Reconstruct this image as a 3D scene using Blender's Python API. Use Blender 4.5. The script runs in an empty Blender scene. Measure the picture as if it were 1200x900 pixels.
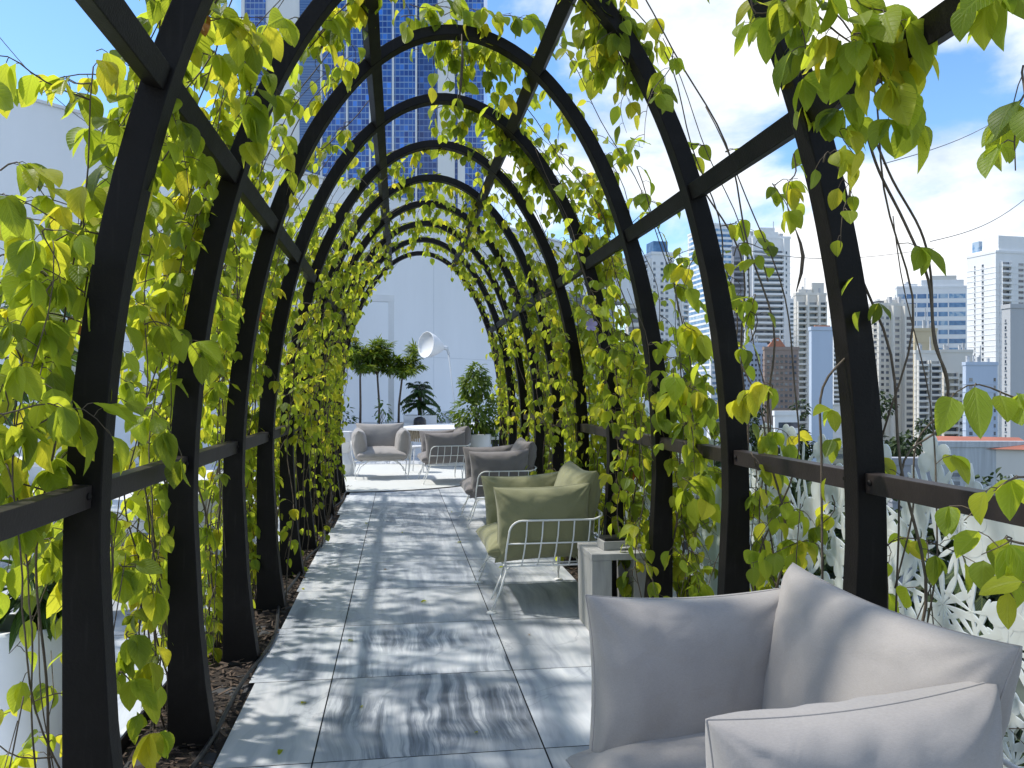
import bpy, bmesh, math, random
import numpy as np
from mathutils import Vector, Matrix, noise as mnoise

random.seed(7); rng = np.random.default_rng(11)
R = math.radians
scene = bpy.context.scene
COL = scene.collection
H = 1.5; F = 930.0; TH = math.atan(132/930)
FW = np.array([math.sin(TH), math.cos(TH), 0]); RT = np.array([math.cos(TH), -math.sin(TH), 0])
def at(px, py, Z):
    """a point Z metres ahead of the viewpoint in the direction measured in the photograph"""
    p = FW*Z + RT*((px-600)/F*Z)
    return np.array([p[0], p[1], H + (460-py)/F*Z])
ORD = ['nearest','first','second','third','fourth','fifth','sixth','seventh','eighth','ninth','tenth']

# ------------------------------------------------------------------ materials
def new_mat(name):
    m = bpy.data.materials.new(name); m.use_nodes = True
    nt = m.node_tree; nt.nodes.clear()
    out = nt.nodes.new('ShaderNodeOutputMaterial')
    return m, nt, out
class N:
    def __init__(s, nt): s.nt = nt
    def __call__(s, typ, ins=None, **kw):
        n = s.nt.nodes.new(typ)
        for k, v in kw.items(): setattr(n, k, v)
        for k, v in (ins or {}).items():
            if hasattr(v, 'is_linked') or isinstance(v, bpy.types.NodeSocket): s.nt.links.new(v, n.inputs[k])
            else: n.inputs[k].default_value = v
        return n
def ramp(nd, fac, stops):
    r = nd('ShaderNodeValToRGB', {'Fac': fac}); e = r.color_ramp.elements
    e[0].position, e[0].color = stops[0][0], (*stops[0][1], 1)
    e[1].position, e[1].color = stops[-1][0], (*stops[-1][1], 1)
    for p, c in stops[1:-1]:
        x = e.new(p); x.color = (*c, 1)
    return r.outputs[0]
def simple(name, col, rough=.5, var=.12, scale=6, metal=0, bump=0, bscale=60, spec=.5, stretch=(1,1,1)):
    m, nt, out = new_mat(name); nd = N(nt)
    tc = nd('ShaderNodeTexCoord')
    mp = nd('ShaderNodeMapping', {'Vector': tc.outputs['Object'], 'Scale': stretch})
    nz = nd('ShaderNodeTexNoise', {'Vector': mp.outputs[0], 'Scale': scale, 'Detail': 6, 'Roughness': .6})
    lo = tuple(c*(1-var) for c in col); hi = tuple(min(1, c*(1+var)) for c in col)
    c = ramp(nd, nz.outputs[0], [(.3, lo), (.7, hi)])
    b = nd('ShaderNodeBsdfPrincipled', {'Base Color': c, 'Metallic': metal, 'Specular IOR Level': spec})
    rr = nd('ShaderNodeMapRange', {'Value': nz.outputs[0], 'To Min': max(0, rough-.08), 'To Max': min(1, rough+.08)})
    nt.links.new(rr.outputs[0], b.inputs['Roughness'])
    if bump:
        n2 = nd('ShaderNodeTexNoise', {'Vector': mp.outputs[0], 'Scale': bscale, 'Detail': 4})
        bp = nd('ShaderNodeBump', {'Height': n2.outputs[0], 'Strength': bump, 'Distance': .01})
        nt.links.new(bp.outputs[0], b.inputs['Normal'])
    nt.links.new(b.outputs[0], out.inputs[0])
    return m
def leaf_mat(name, dark, light, yellow, trans, tfac=.5, rough=.4):
    m, nt, out = new_mat(name); nd = N(nt)
    at_ = nd('ShaderNodeAttribute', attribute_name='tint')
    uv = nd('ShaderNodeUVMap')
    sp = nd('ShaderNodeSeparateXYZ', {'Vector': uv.outputs[0]})
    ab = nd('ShaderNodeMath', {0: sp.outputs[0]}, operation='ABSOLUTE')
    # lateral veins: chevrons along the blade
    ph = nd('ShaderNodeMath', {0: sp.outputs[1], 1: ab.outputs[0]}, operation='SUBTRACT')
    a2 = nd('ShaderNodeMath', {0: ph.outputs[0], 1: 42.0}, operation='MULTIPLY')
    sn = nd('ShaderNodeMath', {0: a2.outputs[0]}, operation='SINE')
    vein = nd('ShaderNodeMapRange', {'Value': sn.outputs[0], 'From Min': .72, 'From Max': 1.0})
    mid = nd('ShaderNodeMapRange', {'Value': ab.outputs[0], 'From Min': .07, 'From Max': .0})
    vm = nd('ShaderNodeMath', {0: vein.outputs[0], 1: mid.outputs[0]}, operation='MAXIMUM')
    base = ramp(nd, at_.outputs['Fac'], [(0, dark), (.5, light), (.9, yellow), (.95, yellow), (1.0, (.30, .12, .02))])
    tcol = ramp(nd, at_.outputs['Fac'], [(0, tuple(c*.55 for c in trans)), (.5, trans), (.9, (min(1,trans[0]*1.3), trans[1]*1.0, trans[2])), (.95, (min(1,trans[0]*1.3), trans[1]*1.0, trans[2])), (1.0, (.45,.16,.02))])
    nz = nd('ShaderNodeTexNoise', {'Vector': uv.outputs[0], 'Scale': 5, 'Detail': 3})
    lift = nd('ShaderNodeMath', {0: vm.outputs[0], 1: .20}, operation='MULTIPLY')
    mx = nd('ShaderNodeMix', {'Factor': lift.outputs[0], 'A': base, 'B': (.55,.6,.25,1)}, data_type='RGBA')
    for i in mx.inputs:
        pass
    nt.links.new(lift.outputs[0], mx.inputs[0]); nt.links.new(base, mx.inputs[6]); mx.inputs[7].default_value = (.42,.48,.15,1)
    hv = nd('ShaderNodeMath', {0: vm.outputs[0], 1: -1.0}, operation='MULTIPLY')
    bp = nd('ShaderNodeBump', {'Height': hv.outputs[0], 'Strength': .4, 'Distance': .004})
    pr = nd('ShaderNodeBsdfPrincipled', {'Base Color': mx.outputs[2], 'Roughness': rough, 'Specular IOR Level': .28, 'Normal': bp.outputs[0]})
    tr = nd('ShaderNodeBsdfTranslucent', {'Color': tcol, 'Normal': bp.outputs[0]})
    ms = nd('ShaderNodeMixShader', {0: tfac, 1: pr.outputs[0], 2: tr.outputs[0]})
    nt.links.new(ms.outputs[0], out.inputs[0])
    return m
def marble_mat():
    m, nt, out = new_mat('marble'); nd = N(nt)
    tc = nd('ShaderNodeTexCoord'); ta = nd('ShaderNodeAttribute', attribute_name='tile')
    off = nd('ShaderNodeVectorMath', {0: ta.outputs['Vector'], 1: (31, 47, 13)}, operation='MULTIPLY')
    po = nd('ShaderNodeVectorMath', {0: tc.outputs['Object'], 1: off.outputs[0]}, operation='ADD')
    warp = nd('ShaderNodeTexNoise', {'Vector': po.outputs[0], 'Scale': 1.3, 'Detail': 3})
    w2 = nd('ShaderNodeVectorMath', {0: warp.outputs['Color'], 1: (.20, .20, 0)}, operation='MULTIPLY')
    pw = nd('ShaderNodeVectorMath', {0: po.outputs[0], 1: w2.outputs[0]}, operation='ADD')
    m1 = nd('ShaderNodeMapping', {'Vector': pw.outputs[0], 'Scale': (6.5, .5, 1)})
    n1 = nd('ShaderNodeTexNoise', {'Vector': m1.outputs[0], 'Scale': 1.0, 'Detail': 9, 'Roughness': .62, 'Distortion': .4})
    m2 = nd('ShaderNodeMapping', {'Vector': pw.outputs[0], 'Scale': (17, .95, 1)})
    n2 = nd('ShaderNodeTexNoise', {'Vector': m2.outputs[0], 'Scale': 1.0, 'Detail': 8, 'Roughness': .68, 'Distortion': .35})
    pale = ramp(nd, n1.outputs[0], [(.34, (.28,.31,.36)), (.44, (.47,.50,.55)), (.52, (.58,.61,.64)), (.62, (.70,.71,.73))])
    dark = ramp(nd, n2.outputs[0], [(.36, (.12,.14,.17)), (.46, (.28,.31,.36)), (.54, (.56,.59,.63)), (.64, (.74,.75,.77))])
    sr = nd('ShaderNodeSeparateXYZ', {'Vector': ta.outputs['Vector']})
    amt = nd('ShaderNodeMapRange', {'Value': sr.outputs[0], 'From Min': .62, 'From Max': .95})
    blot = nd('ShaderNodeTexNoise', {'Vector': po.outputs[0], 'Scale': 1.6, 'Detail': 2})
    bm_ = nd('ShaderNodeMapRange', {'Value': blot.outputs[0], 'From Min': .36, 'From Max': .50})
    am = nd('ShaderNodeMath', {0: amt.outputs[0], 1: bm_.outputs[0]}, operation='MULTIPLY')
    mx = nd('ShaderNodeMix', data_type='RGBA')
    nt.links.new(am.outputs[0], mx.inputs[0]); nt.links.new(pale, mx.inputs[6]); nt.links.new(dark, mx.inputs[7])
    # thin crossing veins
    vo = nd('ShaderNodeTexNoise', {'Vector': pw.outputs[0], 'Scale': 1.1, 'Detail': 6, 'Distortion': 1.4})
    va = nd('ShaderNodeMath', {0: vo.outputs[0], 1: .5}, operation='SUBTRACT')
    vb = nd('ShaderNodeMath', {0: va.outputs[0]}, operation='ABSOLUTE')
    vc = nd('ShaderNodeMapRange', {'Value': vb.outputs[0], 'From Min': .008, 'From Max': .0, 'To Max': .45})
    m3 = nd('ShaderNodeMix', data_type='RGBA')
    nt.links.new(vc.outputs[0], m3.inputs[0]); nt.links.new(mx.outputs[2], m3.inputs[6]); m3.inputs[7].default_value = (.26,.28,.32,1)
    tb = nd('ShaderNodeMapRange', {'Value': sr.outputs[1], 'To Min': .74, 'To Max': .98})
    m4 = nd('ShaderNodeVectorMath', {0: m3.outputs[2], 1: tb.outputs[0]}, operation='MULTIPLY')
    dirt = nd('ShaderNodeTexNoise', {'Vector': tc.outputs['Object'], 'Scale': 2.3, 'Detail': 5})
    rr = nd('ShaderNodeMapRange', {'Value': dirt.outputs[0], 'To Min': .28, 'To Max': .55})
    b = nd('ShaderNodeBsdfPrincipled', {'Base Color': m4.outputs[0], 'Roughness': rr.outputs[0], 'Specular IOR Level': .35})
    nt.links.new(b.outputs[0], out.inputs[0])
    return m
def fabric_mat(name, col):
    m, nt, out = new_mat(name); nd = N(nt)
    tc = nd('ShaderNodeTexCoord')
    n1 = nd('ShaderNodeTexNoise', {'Vector': tc.outputs['Object'], 'Scale': 5, 'Detail': 5})
    ma = nd('ShaderNodeMapping', {'Vector': tc.outputs['Object'], 'Scale': (900, 900, 120)})
    mb = nd('ShaderNodeMapping', {'Vector': tc.outputs['Object'], 'Scale': (120, 120, 900)})
    na = nd('ShaderNodeTexNoise', {'Vector': ma.outputs[0], 'Scale': 1, 'Detail': 2})
    nb = nd('ShaderNodeTexNoise', {'Vector': mb.outputs[0], 'Scale': 1, 'Detail': 2})
    th = nd('ShaderNodeMath', {0: na.outputs[0], 1: nb.outputs[0]}, operation='ADD')
    c0 = ramp(nd, n1.outputs[0], [(.3, tuple(c*.92 for c in col)), (.7, tuple(c*1.06 for c in col))])
    tm = nd('ShaderNodeMapRange', {'Value': th.outputs[0], 'From Min': .6, 'From Max': 1.4, 'To Min': .9, 'To Max': 1.1})
    cm = nd('ShaderNodeVectorMath', {0: c0, 1: tm.outputs[0]}, operation='MULTIPLY')
    wr = nd('ShaderNodeTexNoise', {'Vector': tc.outputs['Object'], 'Scale': 11, 'Detail': 4, 'Distortion': 1.2})
    b1 = nd('ShaderNodeBump', {'Height': wr.outputs[0], 'Strength': .12, 'Distance': .02})
    b2 = nd('ShaderNodeBump', {'Height': th.outputs[0], 'Strength': .12, 'Distance': .001, 'Normal': b1.outputs[0]})
    b = nd('ShaderNodeBsdfPrincipled', {'Base Color': cm.outputs[0], 'Roughness': .85, 'Specular IOR Level': .2,
            'Sheen Weight': .25, 'Normal': b2.outputs[0]})
    nt.links.new(b.outputs[0], out.inputs[0])
    return m
def curtain_wall_mat(name, ca, cb, line, cw, ch, lw=.12, rough=.12):
    """glazing: panes cw x ch metres with pale mullions; every pane its own tint"""
    m, nt, out = new_mat(name); nd = N(nt)
    tc = nd('ShaderNodeTexCoord'); sp = nd('ShaderNodeSeparateXYZ', {'Vector': tc.outputs['Object']})
    xy = nd('ShaderNodeMath', {0: sp.outputs[0], 1: sp.outputs[1]}, operation='ADD')
    u = nd('ShaderNodeMath', {0: xy.outputs[0], 1: cw}, operation='DIVIDE')
    v = nd('ShaderNodeMath', {0: sp.outputs[2], 1: ch}, operation='DIVIDE')
    fu = nd('ShaderNodeMath', {0: u.outputs[0]}, operation='FLOOR'); fv = nd('ShaderNodeMath', {0: v.outputs[0]}, operation='FLOOR')
    ru = nd('ShaderNodeMath', {0: u.outputs[0], 1: fu.outputs[0]}, operation='SUBTRACT')
    rv = nd('ShaderNodeMath', {0: v.outputs[0], 1: fv.outputs[0]}, operation='SUBTRACT')
    cell = nd('ShaderNodeCombineXYZ', {0: fu.outputs[0], 1: fv.outputs[0]})
    wn = nd('ShaderNodeTexWhiteNoise', {'Vector': cell.outputs[0]}, noise_dimensions='3D')
    col = ramp(nd, wn.outputs['Value'], [(0, ca), (.8, cb), (1, tuple(min(1, c*1.9) for c in cb))])
    lu = nd('ShaderNodeMath', {0: ru.outputs[0], 1: lw}, operation='LESS_THAN')
    lv = nd('ShaderNodeMath', {0: rv.outputs[0], 1: lw*1.5}, operation='LESS_THAN')
    ln = nd('ShaderNodeMath', {0: lu.outputs[0], 1: lv.outputs[0]}, operation='MAXIMUM')
    mx = nd('ShaderNodeMix', data_type='RGBA')
    nt.links.new(ln.outputs[0], mx.inputs[0]); nt.links.new(col, mx.inputs[6]); mx.inputs[7].default_value = (*line, 1)
    b = nd('ShaderNodeBsdfPrincipled', {'Base Color': mx.outputs[2], 'Roughness': rough, 'Specular IOR Level': .6, 'Metallic': .12})
    nt.links.new(b.outputs[0], out.inputs[0])
    return m

M = {}
m, nt, out = new_mat('dark_bronze_steel'); nd = N(nt); tc = nd('ShaderNodeTexCoord')
nz = nd('ShaderNodeTexNoise', {'Vector': tc.outputs['Object'], 'Scale': 5, 'Detail': 7, 'Roughness': .65}); sc_ = nd('ShaderNodeMapping', {'Vector': tc.outputs['Object'], 'Scale': (30,30,2.5)}); n2 = nd('ShaderNodeTexNoise', {'Vector': sc_.outputs[0], 'Scale': 1.5, 'Detail': 5})
cb_ = ramp(nd, nz.outputs[0], [(.3, (.0045,.0036,.0032)), (.55, (.0085,.0068,.0060)), (.75, (.016,.0135,.012))])
vo = nd('ShaderNodeTexVoronoi', {'Vector': tc.outputs['Object'], 'Scale': 6.5}); lt = nd('ShaderNodeMath', {0: vo.outputs['Distance'], 1: .022}, operation='LESS_THAN'); sv = nd('ShaderNodeSeparateXYZ', {'Vector': vo.outputs['Color']}); g2 = nd('ShaderNodeMath', {0: sv.outputs[0], 1: .55}, operation='GREATER_THAN'); sp_ = nd('ShaderNodeMath', {0: lt.outputs[0], 1: g2.outputs[0]}, operation='MULTIPLY')
du = nd('ShaderNodeMapRange', {'Value': n2.outputs[0], 'From Min': .58, 'From Max': .78, 'To Max': .35}); m1 = nd('ShaderNodeMix', data_type='RGBA'); nt.links.new(du.outputs[0], m1.inputs[0]); nt.links.new(cb_, m1.inputs[6]); m1.inputs[7].default_value = (.035,.031,.028,1)
m2 = nd('ShaderNodeMix', data_type='RGBA'); nt.links.new(sp_.outputs[0], m2.inputs[0]); nt.links.new(m1.outputs[2], m2.inputs[6]); m2.inputs[7].default_value = (.35,.35,.33,1)
rr = nd('ShaderNodeMapRange', {'Value': nz.outputs[0], 'To Min': .38, 'To Max': .66}); n3 = nd('ShaderNodeTexNoise', {'Vector': tc.outputs['Object'], 'Scale': 130, 'Detail': 3}); bp = nd('ShaderNodeBump', {'Height': n3.outputs[0], 'Strength': .12, 'Distance': .01})
nt.links.new(nd('ShaderNodeBsdfPrincipled', {'Base Color': m2.outputs[2], 'Roughness': rr.outputs[0], 'Specular IOR Level': .18, 'Normal': bp.outputs[0]}).outputs[0], out.inputs[0]); M['steel'] = m
M['wood_rail'] = simple('brown_steel_rail', (.026,.020,.018), .5, .25, 7, bump=.1, bscale=90, spec=.3)
M['marble'] = marble_mat()
M['grout'] = simple('grout', (.05,.05,.052), .9, .2, 20)
M['soil'] = simple('mulch_soil', (.030,.021,.015), .95, .6, 40, bump=.9, bscale=90)
M['chip'] = simple('bark_chip', (.075,.05,.033), .9, .55, 14)
M['hose'] = simple('black_hose', (.012,.012,.013), .5, .2, 10)
M['leaf'] = leaf_mat('vine_leaf', (.038,.085,.014), (.165,.247,.022), (.35,.365,.028), (.64,.74,.05), .60, .46)
M['leaf_dark'] = leaf_mat('dark_leaf', (.015,.045,.012), (.035,.085,.018), (.10,.15,.02), (.10,.20,.02), .3, .35)
M['leaf_mid'] = leaf_mat('mid_leaf', (.03,.075,.012), (.07,.14,.018), (.16,.21,.02), (.20,.30,.02), .4, .4)
M['leaf_city'] = leaf_mat('city_leaf', (.012,.028,.014), (.022,.045,.018), (.04,.065,.02), (.03,.06,.01), .2, .7)
M['stem'] = simple('vine_stem', (.10,.075,.05), .8, .4, 30, bump=.3)
M['stem_green'] = simple('green_stem', (.09,.12,.03), .6, .3, 30)
M['trunk'] = simple('tree_trunk', (.085,.065,.05), .9, .4, 20, bump=.5)
M['fab_grey'] = fabric_mat('grey_fabric', (.31,.288,.272))
M['fab_grey_dark'] = fabric_mat('warm_grey_fabric', (.20,.182,.180))
M['fab_olive'] = fabric_mat('olive_fabric', (.235,.232,.128))
M['white_metal'] = simple('white_powder_coat', (.80,.80,.78), .4, .05, 10)
M['white'] = simple('white_paint', (.70,.71,.72), .5, .05, 3)
M['wall_white'] = simple('white_render_wall', (.79,.81,.83), .8, .045, .7, bump=.15, bscale=30, stretch=(1,1,.25))
M['joint'] = simple('wall_joint', (.62,.65,.68), .8, .05, 4)
m, nt, out = new_mat('white_acrylic_screen'); nd = N(nt); tc = nd('ShaderNodeTexCoord'); nz = nd('ShaderNodeTexNoise', {'Vector': tc.outputs['Object'], 'Scale': 4, 'Detail': 4})
cs = ramp(nd, nz.outputs[0], [(.3, (.80,.84,.82)), (.7, (.87,.89,.87))])
pr = nd('ShaderNodeBsdfPrincipled', {'Base Color': cs, 'Roughness': .3}); tl = nd('ShaderNodeBsdfTranslucent', {'Color': cs})
nt.links.new(nd('ShaderNodeMixShader', {0: .4, 1: pr.outputs[0], 2: tl.outputs[0]}).outputs[0], out.inputs[0]); M['screen'] = m
M['screen_back'] = simple('white_screen', (.78,.80,.80), .4, .04, 5)
M['whitewash'] = simple('whitewashed_wood', (.33,.33,.32), .7, .14, 5, bump=.2, bscale=40, stretch=(6,6,1))
M['black'] = simple('black_plastic', (.015,.015,.017), .35, .2, 10)
M['greybox'] = simple('grey_box', (.33,.33,.32), .6, .12, 10)
M['curtain'] = simple('pale_curtain', (.55,.58,.62), .9, .15, 2.2, stretch=(9,9,.2))
M['teal'] = simple('dark_teal_shade', (.015,.035,.045), .4, .2, 10)
M['rope'] = simple('woven_rope', (.30,.25,.18), .9, .5, 60, stretch=(1,1,.15), bump=.6, bscale=120)
M['wire'] = simple('steel_wire', (.22,.22,.23), .4, .1, 10, metal=.6)
M['flower'] = simple('lilac_petal', (.45,.38,.70), .6, .1, 30)
M['cactus'] = simple('pale_cactus', (.30,.38,.30), .6, .2, 8)
# glass
def glass_mat(name, col, alpha, rough=.05):
    m, nt, out = new_mat(name); nd = N(nt)
    tc = nd('ShaderNodeTexCoord'); nz = nd('ShaderNodeTexNoise', {'Vector': tc.outputs['Object'], 'Scale': 3})
    rr = nd('ShaderNodeMapRange', {'Value': nz.outputs[0], 'To Min': rough, 'To Max': rough+.06})
    tr = nd('ShaderNodeBsdfTransparent', {'Color': (*col, 1)})
    gl = nd('ShaderNodeBsdfPrincipled', {'Base Color': (*col, 1), 'Roughness': rr.outputs[0], 'Specular IOR Level': .5})
    ms = nd('ShaderNodeMixShader', {0: alpha, 1: tr.outputs[0], 2: gl.outputs[0]})
    nt.links.new(ms.outputs[0], out.inputs[0]); return m
M['frost'] = glass_mat('frosted_glass', (.72,.80,.80), .62, .3)
M['clear'] = glass_mat('window_glass', (.60,.66,.72), .45, .05)

# ------------------------------------------------------------------ mesh helper
class MB:
    def __init__(s): s.v = []; s.f = []; s.mi = []
    def add(s, vs, fs, mi=0):
        o = len(s.v); s.v.extend([tuple(map(float, v)) for v in vs])
        s.f.extend([tuple(i+o for i in f) for f in fs]); s.mi.extend([mi]*len(fs)); return s
    def box(s, x0, x1, y0, y1, z0, z1, mi=0):
        return s.add([(x0,y0,z0),(x1,y0,z0),(x1,y1,z0),(x0,y1,z0),(x0,y0,z1),(x1,y0,z1),(x1,y1,z1),(x0,y1,z1)],
                     [(0,3,2,1),(4,5,6,7),(0,1,5,4),(1,2,6,5),(2,3,7,6),(3,0,4,7)], mi)
    def tube(s, path, r, n=6, mi=0, cap=True):
        P = [np.array(p, float) for p in path]; k = len(P)
        if k < 2: return s
        rr = r if hasattr(r, '__len__') else [r]*k
        vs = []; up = np.array([0.0,0,1])
        t0 = P[1]-P[0]; t0 /= (np.linalg.norm(t0)+1e-9)
        a = np.cross(t0, up if abs(t0[2]) < .9 else np.array([1.0,0,0])); a /= np.linalg.norm(a)+1e-9
        for i in range(k):
            t = P[min(i+1,k-1)]-P[max(i-1,0)]; t /= (np.linalg.norm(t)+1e-9)
            a = a - t*np.dot(a,t); a /= (np.linalg.norm(a)+1e-9); b = np.cross(t, a)
            for j in range(n):
                an = 2*math.pi*j/n; vs.append(P[i]+rr[i]*(math.cos(an)*a+math.sin(an)*b))
        fs = [(i*n+j, i*n+(j+1)%n, (i+1)*n+(j+1)%n, (i+1)*n+j) for i in range(k-1) for j in range(n)]
        if cap: fs += [tuple(range(n))[::-1], tuple((k-1)*n+j for j in range(n))]
        return s.add(vs, fs, mi)
    def lathe(s, prof, n=32, c=(0,0,0), mi=0, cap=True):
        vs = [(c[0]+r*math.cos(2*math.pi*j/n), c[1]+r*math.sin(2*math.pi*j/n), c[2]+z) for r, z in prof for j in range(n)]
        k = len(prof)
        fs = [(i*n+j, i*n+(j+1)%n, (i+1)*n+(j+1)%n, (i+1)*n+j) for i in range(k-1) for j in range(n)]
        if cap: fs += [tuple(range(n))[::-1], tuple((k-1)*n+j for j in range(n))]
        return s.add(vs, fs, mi)
    def build(s, name, mats, parent=None, smooth=False, bevel=0, seg=2):
        me = bpy.data.meshes.new(name); me.from_pydata(s.v, [], s.f); me.validate()
        if not isinstance(mats, (list, tuple)): mats = [mats]
        for m in mats: me.materials.append(m)
        if len(mats) > 1 and len(me.polygons) == len(s.mi): me.polygons.foreach_set('material_index', s.mi)
        if smooth: me.polygons.foreach_set('use_smooth', [True]*len(me.polygons))
        if bevel:
            bm = bmesh.new(); bm.from_mesh(me); bmesh.ops.remove_doubles(bm, verts=bm.verts, dist=1e-5)
            bmesh.ops.bevel(bm, geom=[e for e in bm.edges if len(e.link_faces)==2 and e.calc_face_angle(0) > .5], offset=bevel, segments=seg, affect='EDGES', profile=.6)
            bm.to_mesh(me); bm.free()
        o = bpy.data.objects.new(name, me); COL.objects.link(o)
        if parent is not None: o.parent = parent
        return o
def empty(name, loc=(0,0,0), rz=0):
    o = bpy.data.objects.new(name, None); COL.objects.link(o); o.location = loc; o.rotation_euler = (0,0,rz)
    o.empty_display_size = .1; return o
def tag(o, label=None, cat=None, group=None, kind=None):
    if label: o['label'] = label
    if cat: o['category'] = cat
    if group: o['group'] = group
    if kind: o['kind'] = kind
    return o
def copy_tree(o, parent=None):
    c = o.copy(); COL.objects.link(c)
    if parent is not None: c.parent = parent
    for ch in [x for x in bpy.data.objects if x.parent == o]: copy_tree(ch, c)
    return c

# ------------------------------------------------------------------ leaves
def leaf_template(nrow=5):
    ts = np.linspace(0, 1, nrow+1); vs = [(0,0,0)]; uv = [(0,0)]; rows = []
    for t in ts[1:-1]:
        w = (math.sin(math.pi*t**.80)**.78)*(1-.12*t)
        rows.append(len(vs))
        for u in (-1, 0, 1): vs.append((u*w*.5, t, 0)); uv.append((u*.5*w, t))
    tip = len(vs); vs.append((0,1,0)); uv.append((0,1))
    fs = []
    r = rows[0]; fs += [(0, r+1, r), (0, r+2, r+1)]
    for a, b in zip(rows[:-1], rows[1:]): fs += [(a,a+1,b+1,b), (a+1,a+2,b+2,b+1)]
    r = rows[-1]; fs += [(r,r+1,tip),(r+1,r+2,tip)]
    return np.array(vs), np.array(uv), fs
LT_HI = leaf_template(7); LT_LO = leaf_template(4)
def smooth(pts, k=5):
    P = [np.array(p, float) for p in pts]; P = [2*P[0]-P[1]] + P + [2*P[-1]-P[-2]]; o = []
    for i in range(1, len(P)-2):
        for t in np.linspace(0,1,k,endpoint=False):
            o.append(.5*(2*P[i]+(P[i+1]-P[i-1])*t+(2*P[i-1]-5*P[i]+4*P[i+1]-P[i+2])*t*t+(3*P[i]-P[i-1]-3*P[i+1]+P[i+2])*t**3))
    return o+[P[-2]]
class Leaves:
    def __init__(s): s.pos=[]; s.tip=[]; s.nor=[]; s.len=[]; s.wid=[]; s.tint=[]; s.curl=[]; s.fold=[]
    def add(s, p, tip, nor, L, W=None, tint=.5, curl=None, fold=None):
        s.pos.append(p); s.tip.append(tip); s.nor.append(nor); s.len.append(L); s.wid.append(W or L*.66); s.tint.append(tint)
        s.curl.append(random.uniform(.05,.6) if curl is None else curl); s.fold.append(random.uniform(.05,.35) if fold is None else fold)
    def build(s, name, mat, parent=None, hi=True):
        tv, tuv, tf = LT_HI if hi else LT_LO
        n = len(s.pos); k = len(tv)
        if n == 0: return None
        P = np.array(s.pos, float); T = np.array(s.tip, float); Nn = np.array(s.nor, float)
        T /= np.linalg.norm(T,axis=1)[:,None]+1e-9
        Nn -= T*np.sum(Nn*T,axis=1)[:,None]
        bad = np.linalg.norm(Nn,axis=1) < 1e-3; Nn[bad] = np.cross(T[bad], [.3,.9,.2])
        Nn /= np.linalg.norm(Nn,axis=1)[:,None]+1e-9
        S = np.cross(T, Nn)
        L = np.array(s.len)[:,None]; W = np.array(s.wid)[:,None]; c = np.array(s.curl)[:,None]; fo = np.array(s.fold)[:,None]
        x = tv[None,:,0]*W; t = np.repeat(tv[None,:,1], n, 0)
        # blade bends down along its length
        along = np.where(c>1e-3, np.sin(c*t*1.4)/(c*1.4+1e-9), t)*L
        drop = -np.where(c>1e-3, (1-np.cos(c*t*1.4))/(c*1.4+1e-9), 0)*L
        z = drop + np.abs(x)*np.sin(fo*1.6) + (np.sin(t*9+P[:,:1]*50)*.02*L)*(np.abs(tv[None,:,0])>0)*np.sign(tv[None,:,0])
        V = P[:,None,:] + S[:,None,:]*(x*np.cos(fo))[:,:,None] + T[:,None,:]*along[:,:,None] + Nn[:,None,:]*z[:,:,None]
        V = V.reshape(-1,3)
        loops = []; starts = []; tot = []
        base = np.concatenate([np.array(f) for f in tf]); sizes = np.array([len(f) for f in tf])
        li = (base[None,:] + (np.arange(n)*k)[:,None]).ravel()
        ls = np.concatenate([[0], np.cumsum(np.tile(sizes, n))[:-1]])
        me = bpy.data.meshes.new(name)
        me.vertices.add(len(V)); me.vertices.foreach_set('co', V.astype(np.float32).ravel())
        me.loops.add(len(li)); me.loops.foreach_set('vertex_index', li.astype(np.int32))
        me.polygons.add(len(ls)); me.polygons.foreach_set('loop_start', ls.astype(np.int32))
        me.update(calc_edges=True)
        me.polygons.foreach_set('use_smooth', [True]*len(ls))
        a = me.attributes.new('tint', 'FLOAT', 'POINT'); a.data.foreach_set('value', np.repeat(np.array(s.tint), k).astype(np.float32))
        u = me.uv_layers.new(name='UVMap'); u.data.foreach_set('uv', np.tile(tuv[base], (n,1)).astype(np.float32).ravel())
        me.validate(); me.materials.append(mat)
        o = bpy.data.objects.new(name, me); COL.objects.link(o)
        if parent is not None: o.parent = parent
        return o
def rnd(a, b): return random.uniform(a, b)
def rvec():
    v = np.array([random.gauss(0,1) for _ in range(3)]); return v/np.linalg.norm(v)

# ------------------------------------------------------------------ pergola
AX = .328; EA, EB, ZC = 1.30, 2.70, .93
Y0, DY = 2.51, 1.06
def archY(n): return Y0 + DY*(n-1)
def thick(z): 
    return float(np.interp(z, [0,.25,.5,1.0,2.0,3.0,3.63], [.19,.155,.13,.105,.092,.072,.058]))
qs = np.linspace(0, math.pi/2, 400)
ex, ez = EA*np.cos(qs), ZC + EB*np.sin(qs)
al = np.concatenate([[0], np.cumsum(np.hypot(np.diff(ex), np.diff(ez)))])
QT = ZC + al[-1]
def prof(q):
    """outer profile at distance q up the leg from the ground: half width, height, outward normal (x, z)"""
    if q <= ZC: return EA, q, (1.0, 0.0)
    ph = float(np.interp(q-ZC, al, qs))
    x, z = EA*math.cos(ph), ZC+EB*math.sin(ph)
    nx, nz = math.cos(ph)/EA, math.sin(ph)/EB; l = math.hypot(nx, nz)
    return x, z, (nx/l, nz/l)
def surf(side, q, y, off=0):
    if q > QT: side, q = -side, 2*QT-q
    x, z, n = prof(max(q, 0)); return np.array([AX+side*(x+n[0]*off), y, z+n[1]*off])

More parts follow.
